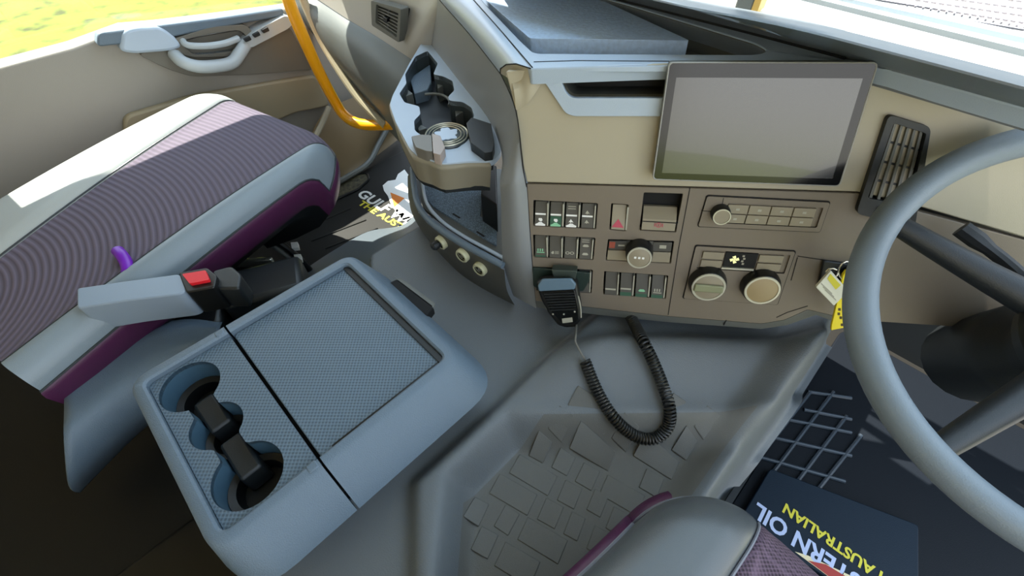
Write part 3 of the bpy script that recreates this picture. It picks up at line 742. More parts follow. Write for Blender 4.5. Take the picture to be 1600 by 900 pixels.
# ---- climate unit
hq = Q(PL, (1086, 382), (1244, 391), (1215, 476), (1066, 466))
hv = empty('climate_unit', PL.at(*bil(hq, .5, .5)), 'climate control unit with two large silver-ringed knobs and small display', 'climate control')
frame_plate('outline', PL, rnd(hq, .004), [rnd(sub(hq, .01, .015, .99, .985), .0035)], -.001, .0012, gap_black, hv)
frame_plate('face_plate', PL, rnd(sub(hq, .01, .015, .99, .985), .0035), [rnd(sub(hq, .07, .07, .955, .40), .002)], -.001, .003, plas_taupe, hv, bevel=.0006)
well('key_recess', PL, rnd(sub(hq, .07, .07, .955, .40), .002), -.002, .0028, gap_black, hv)
for s0, s1 in ((.10, .315), (.665, .90)):
    for j in range(2): slab('key', PL, sub(hq, s0, .10+j*.145, s1, .22+j*.145), -.001, .0032, switch_lt, hv, bevel=.0005)
dsp = slab('display', PL, sub(hq, .33, .085, .65, .335), -.001, .0028, gap_black, hv)
slab('display_sill', PL, sub(hq, .32, .345, .645, .375), -.001, .005, silver, hv, bevel=.0004)
fan = bmesh.new(); fcn = bil(hq, .43, .205)
for i in range(4):
    a = i*math.pi/2+.4; d1 = (math.cos(a), math.sin(a)); n1 = (-d1[1], d1[0])
    add_slab(fan, PL, [(fcn[0], fcn[1]), (fcn[0]+d1[0]*.006+n1[0]*.002, fcn[1]+d1[1]*.006+n1[1]*.002), (fcn[0]+d1[0]*.0065-n1[0]*.003, fcn[1]+d1[1]*.0065-n1[1]*.003), (fcn[0]+d1[0]*.002-n1[0]*.003, fcn[1]+d1[1]*.002-n1[1]*.003)], .0028, .0031)
link('fan_symbol', fan, mat('pale_yellow_print', 'd9d99a', .6, emit=.3), hv, smooth=False)
bm = bmesh.new()
for i in range(4):
    s_, t_ = .500+.008*(i % 2)*1.6, .12+.045*i
    add_slab(bm, PL, sub(hq, s_, t_, s_+.022, t_+.03), .0028, .0031)
link('figure_symbol', bm, grey_p, hv, smooth=False)
a, b = knob(PL, 1107, 449, .0262, .020, hv, face=switch_lt)
bm = bmesh.new(); add_slab(bm, PL, rnd([(a-.022, b-.008), (a+.022, b-.007), (a+.021, b+.006), (a-.021, b+.006)], .003), .0203, .0245); link('grip_bar', bm, mat('greenish_switch_plastic', '86896a', .45), hv, bevel=.002)
knob(PL, 1191, 454, .0262, .020, hv, face=mat('warm_knob_plastic', 'a08e6a', .4))

# ================================================================== CUP HOLDER TRAY ON THE DASH
CF = horiz(TZ)
ct = empty('cup_holder_tray', P(690, 180, z=TZ), 'grey angular cup holder tray with dark lobed pockets, projecting from the dashboard side', 'cup holder')
out = Q(CF, (664, 58), (640, 98), (613, 150), (609, 164), (618, 190), (640, 232), (652, 243), (668, 248), (690, 256), (732, 252), (770, 252), (784, 236), (774, 190), (730, 128), (698, 82), (676, 54))
hole_px = [(668, 79), (684, 99), (677, 116), (693, 119), (707, 126), (710, 141), (700, 151), (702, 157), (723, 159), (737, 168), (741, 181), (731, 198), (730, 218), (716, 231), (698, 234), (684, 230), (661, 213), (648, 204), (647, 188), (657, 178), (655, 166), (632, 160), (624, 146), (635, 130), (633, 116), (649, 88)]
hole2 = rnd(Q(CF, *hole_px), .006, 3)
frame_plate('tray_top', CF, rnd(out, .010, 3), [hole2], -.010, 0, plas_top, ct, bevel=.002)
tray_dk = mat('pocket_plastic', '3c4447', .35, .15, 900)
well('pocket', CF, hole2, -.060, -.001, tray_dk, ct, fm=plas_black)
# phone slot ramp, lit face painted as lighter plastic; fins and rings
bm = bmesh.new()
ramp = [CF.at(*CF.px(*p, c=-.028), -.028) for p in ((640, 122), (672, 100), (674, 128), (668, 140), (647, 146))]
vs = [bm.verts.new(p) for p in ramp]; lo = [bm.verts.new(p-V((0, 0, .03))) for p in ramp]
bm.faces.new(vs); bm.faces.new(lo[::-1])
for i in range(5): bm.faces.new((vs[i], vs[(i+1) % 5], lo[(i+1) % 5], lo[i]))
link('phone_ramp', bm, plas_blue, ct, bevel=.002)
ccs = [(672, 160, .040), (697, 208, .042)]
for px_, py_, r_ in ccs[:1]:
    a, b = CF.px(px_, py_, -.02)
    bm = bmesh.new()
    pts = [CF.at(a+r_*math.cos(t), b+r_*math.sin(t), -.022) for t in [math.pi*(.18+.7*i/14) for i in range(15)]]
    add_tube(bm, pts, .003, 6); link('cup_ring', bm, plas_mid, ct)
for p1, p2, p3 in (((632, 136), (645, 146), (634, 150)), ((683, 126), (697, 130), (684, 138)), ((711, 168), (724, 174), (712, 182)), ((651, 190), (667, 200), (654, 204))):
    bm = bmesh.new(); q_ = [CF.at(*CF.px(*p, c=-.02), -.02) for p in (p1, p2, p3)]
    vs = [bm.verts.new(p) for p in q_]; lo = [bm.verts.new(p-V((0, 0, .035))) for p in q_]
    bm.faces.new(vs); bm.faces.new(lo[::-1])
    for i in range(3): bm.faces.new((vs[i], vs[(i+1) % 3], lo[(i+1) % 3], lo[i]))
    link('fin', bm, plas_mid, ct, bevel=.001)
# side wall and front fascia below the tray, sloping inwards
ow = [(640, 96), (613, 150), (609, 165), (618, 190), (640, 234), (652, 244), (668, 249), (690, 257), (732, 253), (766, 253)]
top = [CF.pp(*p) for p in ow]
cx_, cy_ = P(695, 180, z=TZ).x, P(695, 180, z=TZ).y
def ins(p, k, dz): return V((p.x+(cx_-p.x)*k, p.y+(cy_-p.y)*k, p.z+dz))
rows = [[ins(p, .04, -.002) for p in top], [ins(p, -.015, -.006) for p in top], [ins(p, .0, -.022) for p in top], [ins(p, .03, -.055) for p in top]]
patch('tray_skirt', rows, mat('tray_skirt_plastic', '86806f', .45, .2, 900, .05, 6), ct, n=4)
bt = [(p.x, p.y) for p in rows[3]] + [(CF.pp(752, 190).x, CF.pp(752, 190).y), (CF.pp(684, 88).x, CF.pp(684, 88).y)]
slab('tray_underside', horiz(0), bt, TZ-.062, TZ-.052, plas_dark, ct)
# front prongs
slab('left_prong', CF, rnd(Q(CF, (645, 226), (660, 223), (676, 224), (678, 250), (668, 249), (652, 243)), .003, 3), -.02, .016, mat('prong_plastic', '6f6b63', .45, .15, 900), ct, bevel=.003)
slab('prong_end', CF, rnd(Q(CF, (677, 222), (690, 226), (697, 244), (690, 256), (679, 253)), .001, 2), -.02, .017, mat('prong_end_plastic', 'a3968f', .45, .15, 900), ct, bevel=.002)
slab('right_prong', CF, rnd(Q(CF, (730, 205), (738, 196), (768, 206), (773, 238), (770, 250), (758, 252), (737, 236)), .001, 2), -.02, .016, plas_dark, ct, bevel=.002)
# round ribbed can standing in the front cup
cn = empty('round_tin', P(700, 212, z=TZ-.05), 'round black tin with silver ringed lid in the front cup pocket', 'tin')
a, b = CF.px(698, 211, .002)
lathe('body', CF, a, b, [(.030, -.055), (.035, -.048), (.036, -.008), (.038, -.004)], plas_black, cn)
lathe('lid', CF, a, b, [(.038, -.004), (.040, .0), (.038, .004), (.034, .002), (.033, .004), (.030, .002), (.028, .004), (.025, .002), (.022, .003), (0, .0035)], tray_dk, cn)
for R0, R1 in ((.0385, .036), (.0318, .0305), (.0262, .0245)):
    lathe('silver_ring', CF, a, b, [(R0, .0035), ((R0+R1)/2, .0052), (R1, .0035)], silver, cn)
bm = bmesh.new()
pts = [(a+(.019+.003*math.sin(5*t+1)+.002*math.sin(9*t))*math.cos(t), b+(.019+.003*math.sin(5*t+1)+.002*math.sin(9*t))*math.sin(t)) for t in [2*math.pi*i/40 for i in range(40)]]
add_slab(bm, CF, pts, .003, .0046); link('lid_emblem', bm, mat('lid_silver_paint', 'b9c9dc', .4), cn)

# ================================================================== LOWER SHELF AND SOCKETS
sh = empty('storage_shelf', P(720, 340, z=.60), 'open storage shelf with speckled mat and three sockets below the dash cup holders', 'shelf')
SF = horiz(.715)
shelf_o = Q(SF, (655, 258), (655, 300), (661, 322), (700, 352), (784, 404), (790, 330), (792, 262))
slab('shelf_floor', SF, shelf_o, -.012, -.004, plas_mid, sh)
slab('shelf_mat', SF, rnd(Q(SF, (662, 268), (664, 308), (676, 322), (710, 343), (776, 384), (776, 352), (750, 338), (755, 298), (735, 262)), .006, 3), -.006, .0, carpet, sh, bevel=.001)
lipc = [P(645, 262, z=.755), P(647, 292, z=.737), P(654, 322, z=.727), P(676, 349, z=.724), P(712, 374, z=.723), P(750, 395, z=.722), P(786, 415, z=.722)]
sp = spline(lipc, 8)
bm = bmesh.new(); add_tube(bm, sp, .0062, 12); link('shelf_lip', bm, plas_blue, sh)
tube('inner_lip', spline([p+V((.006, .017, -.001)) for p in lipc], 8), .0035, plas_top, sh, seg=8)
for p1, p2 in (((704, 332), (722, 343)), ((742, 360), (760, 372))):
    e0, e1 = SF.pp(*p1), SF.pp(*p2); F_ = Frame((e0+e1)/2, e1-e0, (0, 0, 1)); F_ = Frame((e0+e1)/2, e1-e0, V((-(e1-e0).y, (e1-e0).x, 0)))
    slab('mat_slot', F_, rect(-.010, -.0018, .010, .0018), .0, .0008, gap_black, sh)
# solid black block painting the shaded slot opening at the inner end
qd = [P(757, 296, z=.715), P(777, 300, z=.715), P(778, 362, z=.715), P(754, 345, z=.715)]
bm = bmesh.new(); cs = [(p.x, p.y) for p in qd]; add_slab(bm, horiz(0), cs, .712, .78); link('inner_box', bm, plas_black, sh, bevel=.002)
top_ = [P(643, 268, z=.75), P(645, 300, z=.73), P(654, 332, z=.718), P(676, 356, z=.716), P(712, 381, z=.715), P(750, 402, z=.715), P(788, 422, z=.715)]
bot_ = [P(640, 280, z=.58), P(641, 312, z=.58), P(650, 345, z=.58), P(680, 388, z=.592), P(718, 428, z=.592), P(756, 454, z=.592), P(806, 480, z=.592)]
mid_ = [a.lerp(b, .5)+V((-.003, -.006, 0)) for a, b in zip(top_, bot_)]
skf = patch('socket_fascia', [top_, mid_, bot_], mat('socket_fascia_plastic', '4a4a44', .5, .2, 900), sh, n=5)
pa, pb_, pc = P(678, 372, z=.665), P(765, 428, z=.665), P(716, 398, z=.70)
sp_ = mid_[4]
FSK = Frame((pa+pb_)/2, pb_-pa, V((0, .12, 1)))
if FSK.n.dot(CAM-FSK.O) < 0: FSK = Frame(FSK.O, pa-pb_, (0, .12, 1))
from mathutils.bvhtree import BVHTree
def surf_hit(o, px, py):
    off = wloc(o); me = o.data
    t_ = BVHTree.FromPolygons([v.co+off for v in me.vertices], [tuple(p.vertices) for p in me.polygons])
    l_, n_, i_, d_ = t_.ray_cast(CAM, ray(px, py).normalized())
    if l_ is None: return P(px, py, d=.88), (CAM-P(px, py, d=.88)).normalized()
    return (l_, n_ if n_.dot(CAM-l_) > 0 else -n_)
for k, (px_, py_) in enumerate(((692, 377), (725, 397), (752, 418))):
    loc_, nr_ = surf_hit(skf, px_, py_)
    FSK = Frame(loc_ - nr_*.004, nr_.cross(V((0, 0, 1)))*-1, V((0, 0, 1)) - nr_*nr_.z); a = b = 0; q_ = loc_
    if FSK.n.dot(nr_) < 0: FSK = Frame(FSK.O, -FSK.h, FSK.u)
    lb = ['twelve volt socket with raised dark cap, left of the three sockets', 'open round socket with pale ring, middle of the three sockets', 'open round socket with pale ring, right of the three sockets'][k]
    so = empty('power_socket', q_, lb, 'socket', 'round sockets under the shelf')
    lathe('ring', FSK, a, b, [(.0145, .004), (.0145, .011), (.013, .0135), (.0098, .0135), (.0092, .009)], mat('ivory_ring_plastic', 'b4b393', .4), so, seg=24)
    lathe('socket_well', FSK, a, b, [(.0095, .0125), (.009, .004), (0, .004)], plas_black, so, seg=20)
    lathe('contact', FSK, a, b, [(.004, .004), (.0042, .011), (.0025, .012), (0, .012)], plas_mid if k else plas_black, so, seg=14)
    if k == 0: lathe('cap', FSK, a-.006, b-.004, [(.0085, .012), (.0085, .024), (.006, .027), (0, .027)], plas_dark, so, seg=20)

# ================================================================== MICROPHONE WITH COILED CORD
mf_c = .030
mic = empty('handset_microphone', PL.pp(876, 470, c=mf_c), 'black handheld radio microphone hanging from its bracket with a coiled cord', 'microphone')
MF = Frame(PL.at(*PL.px(873, 455, mf_c), mf_c), PL.h + PL.u*.0, PL.u - PL.n*.12)
mo_ = Q(MF, (838, 441), (846, 435), (868, 434), (893, 434), (902, 440), (908, 478), (908, 498), (900, 509), (884, 510), (872, 506), (856, 486), (846, 466))
slab('housing', MF, rnd(mo_, .004, 4), -.014, .006, plas_black, mic, bevel=.004, seg=3)
slab('top_cap', MF, rnd(Q(MF, (840, 446), (847, 436), (893, 435), (900, 444), (898, 452), (842, 455), c=.008), .003), .004, .010, mat('blue_grey_cap', '5c7384', .35), mic, bevel=.002)
slab('faceplate', MF, rnd(Q(MF, (846, 456), (898, 453), (904, 482), (904, 498), (898, 505), (876, 503), (862, 487), c=.007), .003), .004, .008, mat('glossy_black', '0c0f10', .25), mic, bevel=.001)
for k in range(7):
    t = k/6; y_ = 459+k*4.2
    slab('grille_slat', MF, Q(MF, (850+t*8, y_), (898+t*2, y_-2), (898+t*2, y_-.6), (850+t*8, y_+1.4), c=.0085), .0075, .0092, plas_dark, mic)
slab('name_plate', MF, Q(MF, (878, 498), (894, 496), (895, 503), (879, 505), c=.0085), .0075, .0088, grey_p, mic)
for px_, py_ in ((864, 491), (898, 487), (881, 491)):
    a, b = MF.px(px_, py_, .0085); slab('screw', MF, rect(a-.0014, b-.0014, a+.0014, b+.0014, .0006, 2), .0075, .0088, grey_p, mic)
tube('side_trim', spline([MF.at(*MF.px(px_, py_, .004), .004) for px_, py_ in ((895, 446), (903, 462), (907, 480), (908, 496))], 5), .0012, grey_p, mic, seg=6)
tube('side_trim', spline([MF.at(*MF.px(px_, py_, .004), .004) for px_, py_ in ((846, 462), (853, 480), (858, 488))], 5), .0010, grey_p, mic, seg=6)
# straight lead, then coil
def zt_of(px, py, lift):
    z = .62
    for _ in range(6):
        p = P(px, py, z=z); z = th(p.x, p.y)+lift
    return P(px, py, z=z)
lead = [MF.at(*MF.px(901, 506, -.002), -.002), zt_of(900, 522, .035), zt_of(899, 533, .026), zt_of(905, 546, .018), zt_of(913, 560, .012), zt_of(917, 567, .014)]
tube('lead', spline(lead, 6), .0016, mat('grey_lead', '6b6a64', .5), mic, seg=8)
zc = .642
def zt_of0(px, py, lift):
    z = .62
    for _ in range(6):
        p = P(px, py, z=z); z = th(p.x, p.y)+lift
    return P(px, py, z=z)
cpx = [(914, 564), (925, 592), (938, 620), (957, 650), (980, 673), (1003, 685), (1028, 683), (1045, 664), (1046, 635), (1036, 603), (1022, 568), (1006, 535), (994, 512), (985, 494)]
lifts = [.012, .012, .011, .011, .012, .012, .012, .012, .014, .016, .018, .020, .020, .020]
cl = [zt_of(px, py, l_) for (px, py), l_ in zip(cpx, lifts)]
path = spline(cl, 40)
Ls = [0]
for a_, b_ in zip(path, path[1:]): Ls.append(Ls[-1]+(b_-a_).length)
tot = Ls[-1]; pitch = .0053; NT = int(tot/pitch*12)
hel = []; j = 0; prev = None
for i in range(NT+1):
    s_ = tot*i/NT
    while j < len(Ls)-2 and Ls[j+1] < s_: j += 1
    t = (s_-Ls[j])/(Ls[j+1]-Ls[j]); p = path[j].lerp(path[j+1], t); tg = (path[j+1]-path[j]).normalized()
    if prev is None: a_ = tg.orthogonal().normalized()
    else: a_ = (prev-tg*prev.dot(tg)).normalized()
    prev = a_; b_ = tg.cross(a_); ph = 2*math.pi*s_/pitch
    R_ = .0082 if s_ < tot*.93 else .0082
    hel.append(p+(a_*math.cos(ph)+b_*math.sin(ph))*R_)
bm = bmesh.new(); add_tube(bm, hel, .00205, 6); link('coiled_cord', bm, mat('cord_black', '1c1d1c', .38), mic)
e0 = path[-1]; e1 = P(981, 482, d=(path[-1]-CAM).dot(AF)+.03)
tube('strain_relief', [path[-26], path[-12], e0, e1], [.0085, .0095, .0095, .008], mat('strain_rubber', '26292b', .5), mic, seg=14)
# bracket
mb = empty('microphone_bracket', PL.pp(880, 420), 'dark metal hanger bracket screwed over the lowest left switch bank', 'bracket')
slab('back_plate', PL, rnd(Q(PL, (833, 416), (922, 424), (921, 436), (912, 452), (846, 452), (834, 444)), .002), .001, .006, mat('dark_bracket', '24332e', .45), mb, bevel=.001)
bz = Q(PL, (862, 420), (902, 422), (899, 436), (866, 434), c=.02)
slab('hanger', PL, rnd(bz, .002), .006, .024, mat('bracket_metal', '4c5650', .35, metal=.5), mb, bevel=.002)

# ================================================================== YELLOW GRAB HANDLE
gh = [P(440, -40, x=-1.36), P(452, 4, x=-1.36), P(474, 58, x=-1.36), P(500, 115, x=-1.36), P(524, 160, x=-1.35), P(536, 178, x=-1.335), P(552, 190, x=-1.30), P(572, 195, x=-1.25), P(600, 195, x=-1.19), P(625, 193, x=-1.13)]
hb = empty('grab_handle', gh[-1], 'bent yellow tubular grab handle between the passenger door and dashboard', 'grab handle')
tube('bar', spline(gh, 8), .0165, yellow_bar, hb, seg=18)

# ================================================================== SEATS
def seat(name, label, cx, cy, yaw, w, ln, zt, mats, seam, taper=.05, sb=.0, drop=0):
    """cushion: origin at the middle of its front edge; seam = half width of the centre panel at back and front"""
    t = empty(name, (cx, cy, FZ), label, 'seat')
    c, s_ = math.cos(yaw), math.sin(yaw)
    def W_(x, y, z): return V((cx+x*c-y*s_, cy+x*s_+y*c, z))
    r = .055; rc = .13
    def half(y): k = smst(-ln*.9, 0, y); return w/2-taper*k
    def yf(x, hw):     # front outline, rounded corners
        a = abs(x)-(hw-rc)
        return 0 if a <= 0 else -(rc-math.sqrt(max(0, rc*rc-a*a)))*.8
    def cwf(sn, tt):
        a_, b_ = (seam[0], seam[1]) if sn < 0 else (seam[2], seam[3])
        return a_+(b_-a_)*tt
    def surf(sn, tt, off=0):
        """sn in -1..1 across, tt 0..1 along"""
        y0 = -ln + ln*tt; hw = half(y0); x = sn*hw
        y = -ln + (ln+yf(x, hw))*tt
        d_side = hw-abs(x); d_front = yf(x, hw)-y
        z = zt - drop*(1-tt) + .012*math.sin(math.pi*min(1, max(0, (y+ln)/ln)))
        def rd(d, r_): return 0 if d >= r_ else r_-math.sqrt(max(0, r_*r_-(r_-d)**2))
        z -= rd(d_side, r) + rd(d_front, r*1.15)
        # bolsters rise, centre sinks between the seams
        cw = cwf(sn, tt)
        z += .016*smst(cw-.02, cw+.03, abs(x)) - .004
        dd = abs(abs(x)-cw); z -= .006*max(0, 1-dd/.006)
        return W_(x, y, z+off)
    N = 44; M = 56
    for nm, lo, hi, m in (('centre_panel', -1, 1, mats['c']), ('bolster', -2, -1, mats['b0']), ('bolster', 1, 2, mats['b1'])):
        bm = bmesh.new(); gg = []
        for j in range(M+1):
            tt = 1-(1-j/M)**1.6 if True else j/M
            hw = half(-ln+ln*tt)
            def sx_(v):
                cw = cwf(v, tt)/hw
                return v*cw if abs(v) <= 1 else math.copysign(cw+(1-cw)*(abs(v)-1), v)
            nn = N if nm == 'centre_panel' else 22
            gg.append([bm.verts.new(surf(math.copysign(1, sx_(lo+(hi-lo)*i/nn))*min(1, abs(sx_(lo+(hi-lo)*(i/nn)))), tt)) for i in range(nn+1)])
        for j in range(M):
            for i in range(len(gg[0])-1): bm.faces.new((gg[j][i], gg[j][i+1], gg[j+1][i+1], gg[j+1][i]))
        link(nm, bm, m, t, ang=70, recalc=True)
    # outline walls
    outl = []
    for j in range(0, 41): outl.append((1, j/40))
    for i in range(1, 60): outl.append((math.cos(math.pi*i/60), 1))
    for j in range(40, -1, -1): outl.append((-1, j/40))
    base = [surf(a, b) for a, b in outl]
    cm = W_(0, -ln*.5, 0)
    def ring(k, dz, lst=None): return [V((p.x+(p.x-cm.x)*k, p.y+(p.y-cm.y)*k, p.z+dz)) for p in base]
    sp_ = [ring(0, 0), ring(.008+sb, -.002), ring(.012+sb*2, -.014), ring(.0+sb, -.045), ring(-.06, -.07)]
    sf_ = [ring(0, 0), ring(.008, -.002), ring(.010, -.014), ring(.0, -.045), ring(-.06, -.07)]
    sl_ = [ring(-.058, -.068), ring(-.15, -.10), ring(-.34, -.125), ring(-.55, -.14)]
    for nm, rr_, m, i0, i1 in (('side_panel', sp_, mats['s'], 0, 48), ('side_panel', sp_, mats['s'], 93, 141), ('front_panel', sf_ if sb else sp_, mats.get('f', mats['s']), 48, 94), ('lower_shell', sl_, mats['l'], 0, 141)):
        bm = bmesh.new(); gg = [[bm.verts.new(p) for p in q_[i0:i1+1]] for q_ in rr_]
        for a_, b_ in zip(gg, gg[1:]):
            for i in range(len(a_)-1): bm.faces.new((a_[i], a_[i+1], b_[i+1], b_[i]))
        link(nm, bm, m, t, ang=60)
    tube('piping', ring(.004, .001), .0022, mats['p'], t, seg=6)
    # stitched seams
    for sg in (-1, 1):
        pts = []
        for j in range(0, 60):
            tt = j/60; hw = half(-ln+ln*tt); cw = cwf(sg, tt)
            pts.append(surf(sg*cw/hw, tt, .004))
        tube('seam', pts, .0017, mats['p'], t, seg=6)
    # pedestal
    bm = bmesh.new()
    F_ = Frame(W_(0, -ln*.5, 0), V((c, s_, 0)), V((-s_, c, 0)))
    add_slab(bm, F_, rect(-w*.22, -ln*.45, w*.20, ln*.10, .03), FZ, zt-.12); link('pedestal', bm, plas_black, t, bevel=.01)
    return t
lm = mat('sunlit_seat_leather', 'a3a7a4', .5, .25, 900, .04, 9)  # left bolster's sunlight put into a paler copy of the leather
seat('truck_seat', 'passenger seat cushion with ribbed mauve centre, pale bolsters and purple side', -1.180, .340, math.radians(14), .49, .72, .735,
     dict(c=fabric, b0=lm, b1=leather, s=purple, l=plas_black, p=leather_dk), (.04, .150, .190, .203), taper=.0, drop=.045)
seat('truck_seat', 'driver seat cushion corner with dark leather bolster, purple side and dotted centre', .262, .294, math.radians(-4), .54, .55, .755,
     dict(c=mesh_fab, b0=mat('driver_leather', '54585a', .3, .25, 900, spec=.6), b1=leather_dk, f=leather_dk, s=purple, l=plas_black, p=mat('grey_stitch', '7b7d86', .7)), (.135, .145, .135, .145), taper=.03, sb=.02)

# ---- belt buckle and the stuff beside the passenger seat
bk_ = empty('belt_buckle', P(300, 470, z=.60), 'seat belt buckle with grey sleeve and red release button, left of console', 'belt buckle')
z_b = .70
def bar(name, pa, pb, w0, w1, h, m, parent, bev=.006, z0=None, z1=None):
    a_ = P(*pa, z=z0 or z_b); b_ = P(*pb, z=z1 or z_b); e = (b_-a_); l = e.length; F_ = Frame(a_, e, V((-e.y, e.x, 0)).cross(V((0, 0, 0))) if False else V((-e.y, e.x, 0)))
    return slab(name, F_, [(0, -w0/2), (l, -w1/2), (l, w1/2), (0, w0/2)], -h, 0, m, parent, bevel=bev)
HB = horiz(.725)
slab('sleeve', HB, rnd(Q(HB, (120, 450), (194, 439), (278, 428), (290, 436), (290, 455), (278, 460), (194, 470), (120, 482)), .006), -.06, 0, mat('buckle_sleeve', '8796a6', .4, .1), bk_, bevel=.008, seg=3)
slab('buckle_body', HB, rnd(Q(HB, (280, 427), (324, 419), (340, 432), (336, 450), (292, 458), (286, 444), c=0), .005), -.055, .002, plas_black, bk_, bevel=.005, seg=3)
slab('release_button', HB, rnd(Q(HB, (284, 428), (321, 422), (327, 437), (296, 443), c=.008), .003), .0, .008, red_pl, bk_, bevel=.003)
slab('buckle_tail', HB, rnd(Q(HB, (332, 424), (362, 416), (378, 430), (374, 452), (338, 452), c=-.01), .008), -.06, -.008, plas_dark, bk_, bevel=.008, seg=3)
sb = empty('seat_riser', P(400, 450, z=FZ), 'black plastic seat riser box under the passenger seat beside the console', 'seat base')
bar('riser', (345, 452), (470, 420), .10, .10, .26, plas_dark, sb, .012, z0=.60, z1=.60)
bar('riser', (200, 500), (350, 470), .13, .12, .26, plas_black, sb, .012, z0=.58, z1=.58)
cab = empty('cable_loop', P(440, 395, z=.42), 'black cable harness looping to the floor beside the passenger seat', 'cable')
tube('cable', spline([P(392, 382, z=.50), P(412, 372, z=.50), P(436, 380, z=.47), P(458, 396, z=.43), P(474, 410, z=.38), P(486, 425, z=.34)], 8), .009, plas_black, cab, seg=10)
tube('cable', spline([P(386, 392, z=.50), P(410, 380, z=.50), P(432, 388, z=.46), P(452, 404, z=.42), P(466, 418, z=.36)], 8), .006, plas_mid, cab, seg=10)
for px_, py_ in ((461, 385), (466, 404)):
    slab('cable_clip', horiz(.44), Q(horiz(.44), (px_-6, py_-4), (px_+5, py_-5), (px_+7, py_+4), (px_-4, py_+5)), -.006, .006, white_p, cab, bevel=.001)
sr_ = empty('seat_rail', P(400, 402, z=FZ), 'bright metal rail strip beneath the passenger seat edge', 'rail')
bar('rail', (362, 408), (424, 403), .012, .012, .02, chrome, sr_, .003, z0=.52, z1=.52)
pb2 = empty('purple_handle', P(196, 415, z=.72), 'small bright purple seat lever at the left edge of the passenger seat', 'lever')
tube('lever', spline([P(184, 392, z=.72), P(191, 400, z=.72), P(197, 410, z=.715), P(200, 422, z=.71), P(197, 431, z=.70)], 6), [.010]*25, mat('violet_plastic', '6d1ca8', .35), pb2, seg=12)

# ================================================================== FLOOR MATS
pm = empty('passenger_floor_mat', (-1.0, .5, FZ), 'black ribbed rubber passenger floor mat with printed white and yellow lettering', 'floor mat')
MZ = horiz(FZ)
slab('mat_base', MZ, rnd([(-1.36, .02), (-.66, .02), (-.66, .96), (-1.36, .96)], .04), 0, .008, rubber, pm, bevel=.003)
slope = [[P(470, 425, z=.335), P(520, 392, z=.335), P(575, 362, z=.335), P(628, 352, z=.335), P(652, 330, z=.345)],
         [P(510, 445, z=.42), P(555, 412, z=.42), P(598, 385, z=.42), P(645, 362, z=.42), P(662, 350, z=.42)],
         [P(548, 470, z=.595), P(580, 440, z=.595), P(612, 420, z=.595), P(652, 396, z=.595), P(690, 383, z=.595)]]
patch('sloped_flap', slope, rubber_lt, pm, n=6)
for k in range(8):
    x_ = 545+((k*37) % 110); y_ = 385+((k*23) % 40)
    t_ = k/7
    p0 = slope[1][1].lerp(slope[1][3], t_)
for a_, b_ in (((462, 362), (548, 325)), ((486, 376), (572, 343)), ((508, 388), (590, 356))):
    A_, B_ = P(*a_, z=FZ+.010), P(*b_, z=FZ+.010); e = B_-A_; F_ = Frame(A_, e, V((-e.y, e.x, 0)))
    slab('mat_rib', F_, rect(0, -.003, e.length, .003), -.004, .001, rubber, pm, bevel=.002)
# print
TFp = horiz(FZ+.008)
def text_px(name, s, pa, pb, z, h, m, parent, sh_=0):
    A_, B_ = P(*pa, z=z), P(*pb, z=z); e = B_-A_; F_ = Frame(A_, e, V((-e.y, e.x, 0)))
    return text(name, s, F_, 0, 0, e.length, m, parent, height=h, shear=sh_)
text_px('printed_lettering', 'GULF WESTERN', (556, 305), (700, 397), FZ+.0085, .042, white_p, pm)
text_px('printed_lettering', 'THE AUSTRALIAN', (558, 319), (680, 393), FZ+.0085, .026, yellow_p, pm)
LZ = horiz(FZ+.0085)
lg = Q(LZ, (600, 298), (598, 290), (606, 283), (618, 281), (622, 272), (632, 265), (640, 276), (650, 285), (656, 330), (648, 350), (630, 345), (612, 322), (606, 306))
slab('emblem_sun_patch', LZ, lg, 0, .0006, white_p, pm, smooth=False)  # logo shape; its white also paints the sun patch on the mat
slab('printed_emblem_triangle', LZ, Q(LZ, (610, 301), (632, 310), (616, 324)), .0006, .0012, orange_p, pm, smooth=False)
# tread plate patch by the door
tp = Q(MZ, (456, 336), (470, 324), (512, 298), (560, 272), (574, 272), (577, 281), (560, 296), (512, 318), (474, 336), (462, 340), c=.01)
fp = empty('sill_tread_plate', P(515, 305, z=FZ+.012), 'dark speckled tread pad with raised rim beside the door sill', 'tread plate')
slab('pad', MZ, rnd(tp, .01), .006, .012, mat('speckled_tread', '4a4534', .5, kind='speck', ks=75, kd=1, ka=.75), fp, bevel=.002)
rim = [MZ.at(a_, b_, .012) for a_, b_ in rnd(tp, .01)]; tube('rim', rim+[rim[0]], .004, plas_black, fp, seg=6)
# brown door step and kick panel
kp = empty('kick_panel', (-1.45, .65, FZ), 'warm brown moulded kick panel in the passenger footwell below the grab handle', 'kick panel')
kr = [[P(486, 210, x=-1.42), P(510, 172, x=-1.46), P(560, 150, x=-1.47), P(610, 140, x=-1.47)],
      [P(500, 245, x=-1.38), P(530, 215, x=-1.42), P(575, 190, x=-1.43), P(620, 175, x=-1.43)],
      [P(500, 290, z=.36), P(540, 262, z=.35), P(575, 238, z=.35), P(620, 200, z=.35)],
      [P(500, 302, z=.325), P(545, 276, z=.325), P(580, 250, z=.325), P(626, 215, z=.325)]]
patch('panel', kr, brown_m, kp, n=5)
tube('trim_bead', spline([P(514, 168, x=-1.43), P(502, 195, x=-1.40), P(492, 215, x=-1.37)], 6), .009, plas_beige, kp, seg=8)
tube('trim_bead', spline([P(480, 312, z=.345), P(540, 278, z=.345), P(575, 255, z=.35), P(592, 225, z=.37), P(606, 200, z=.40)], 8), .010, plas_mid, kp, seg=8)
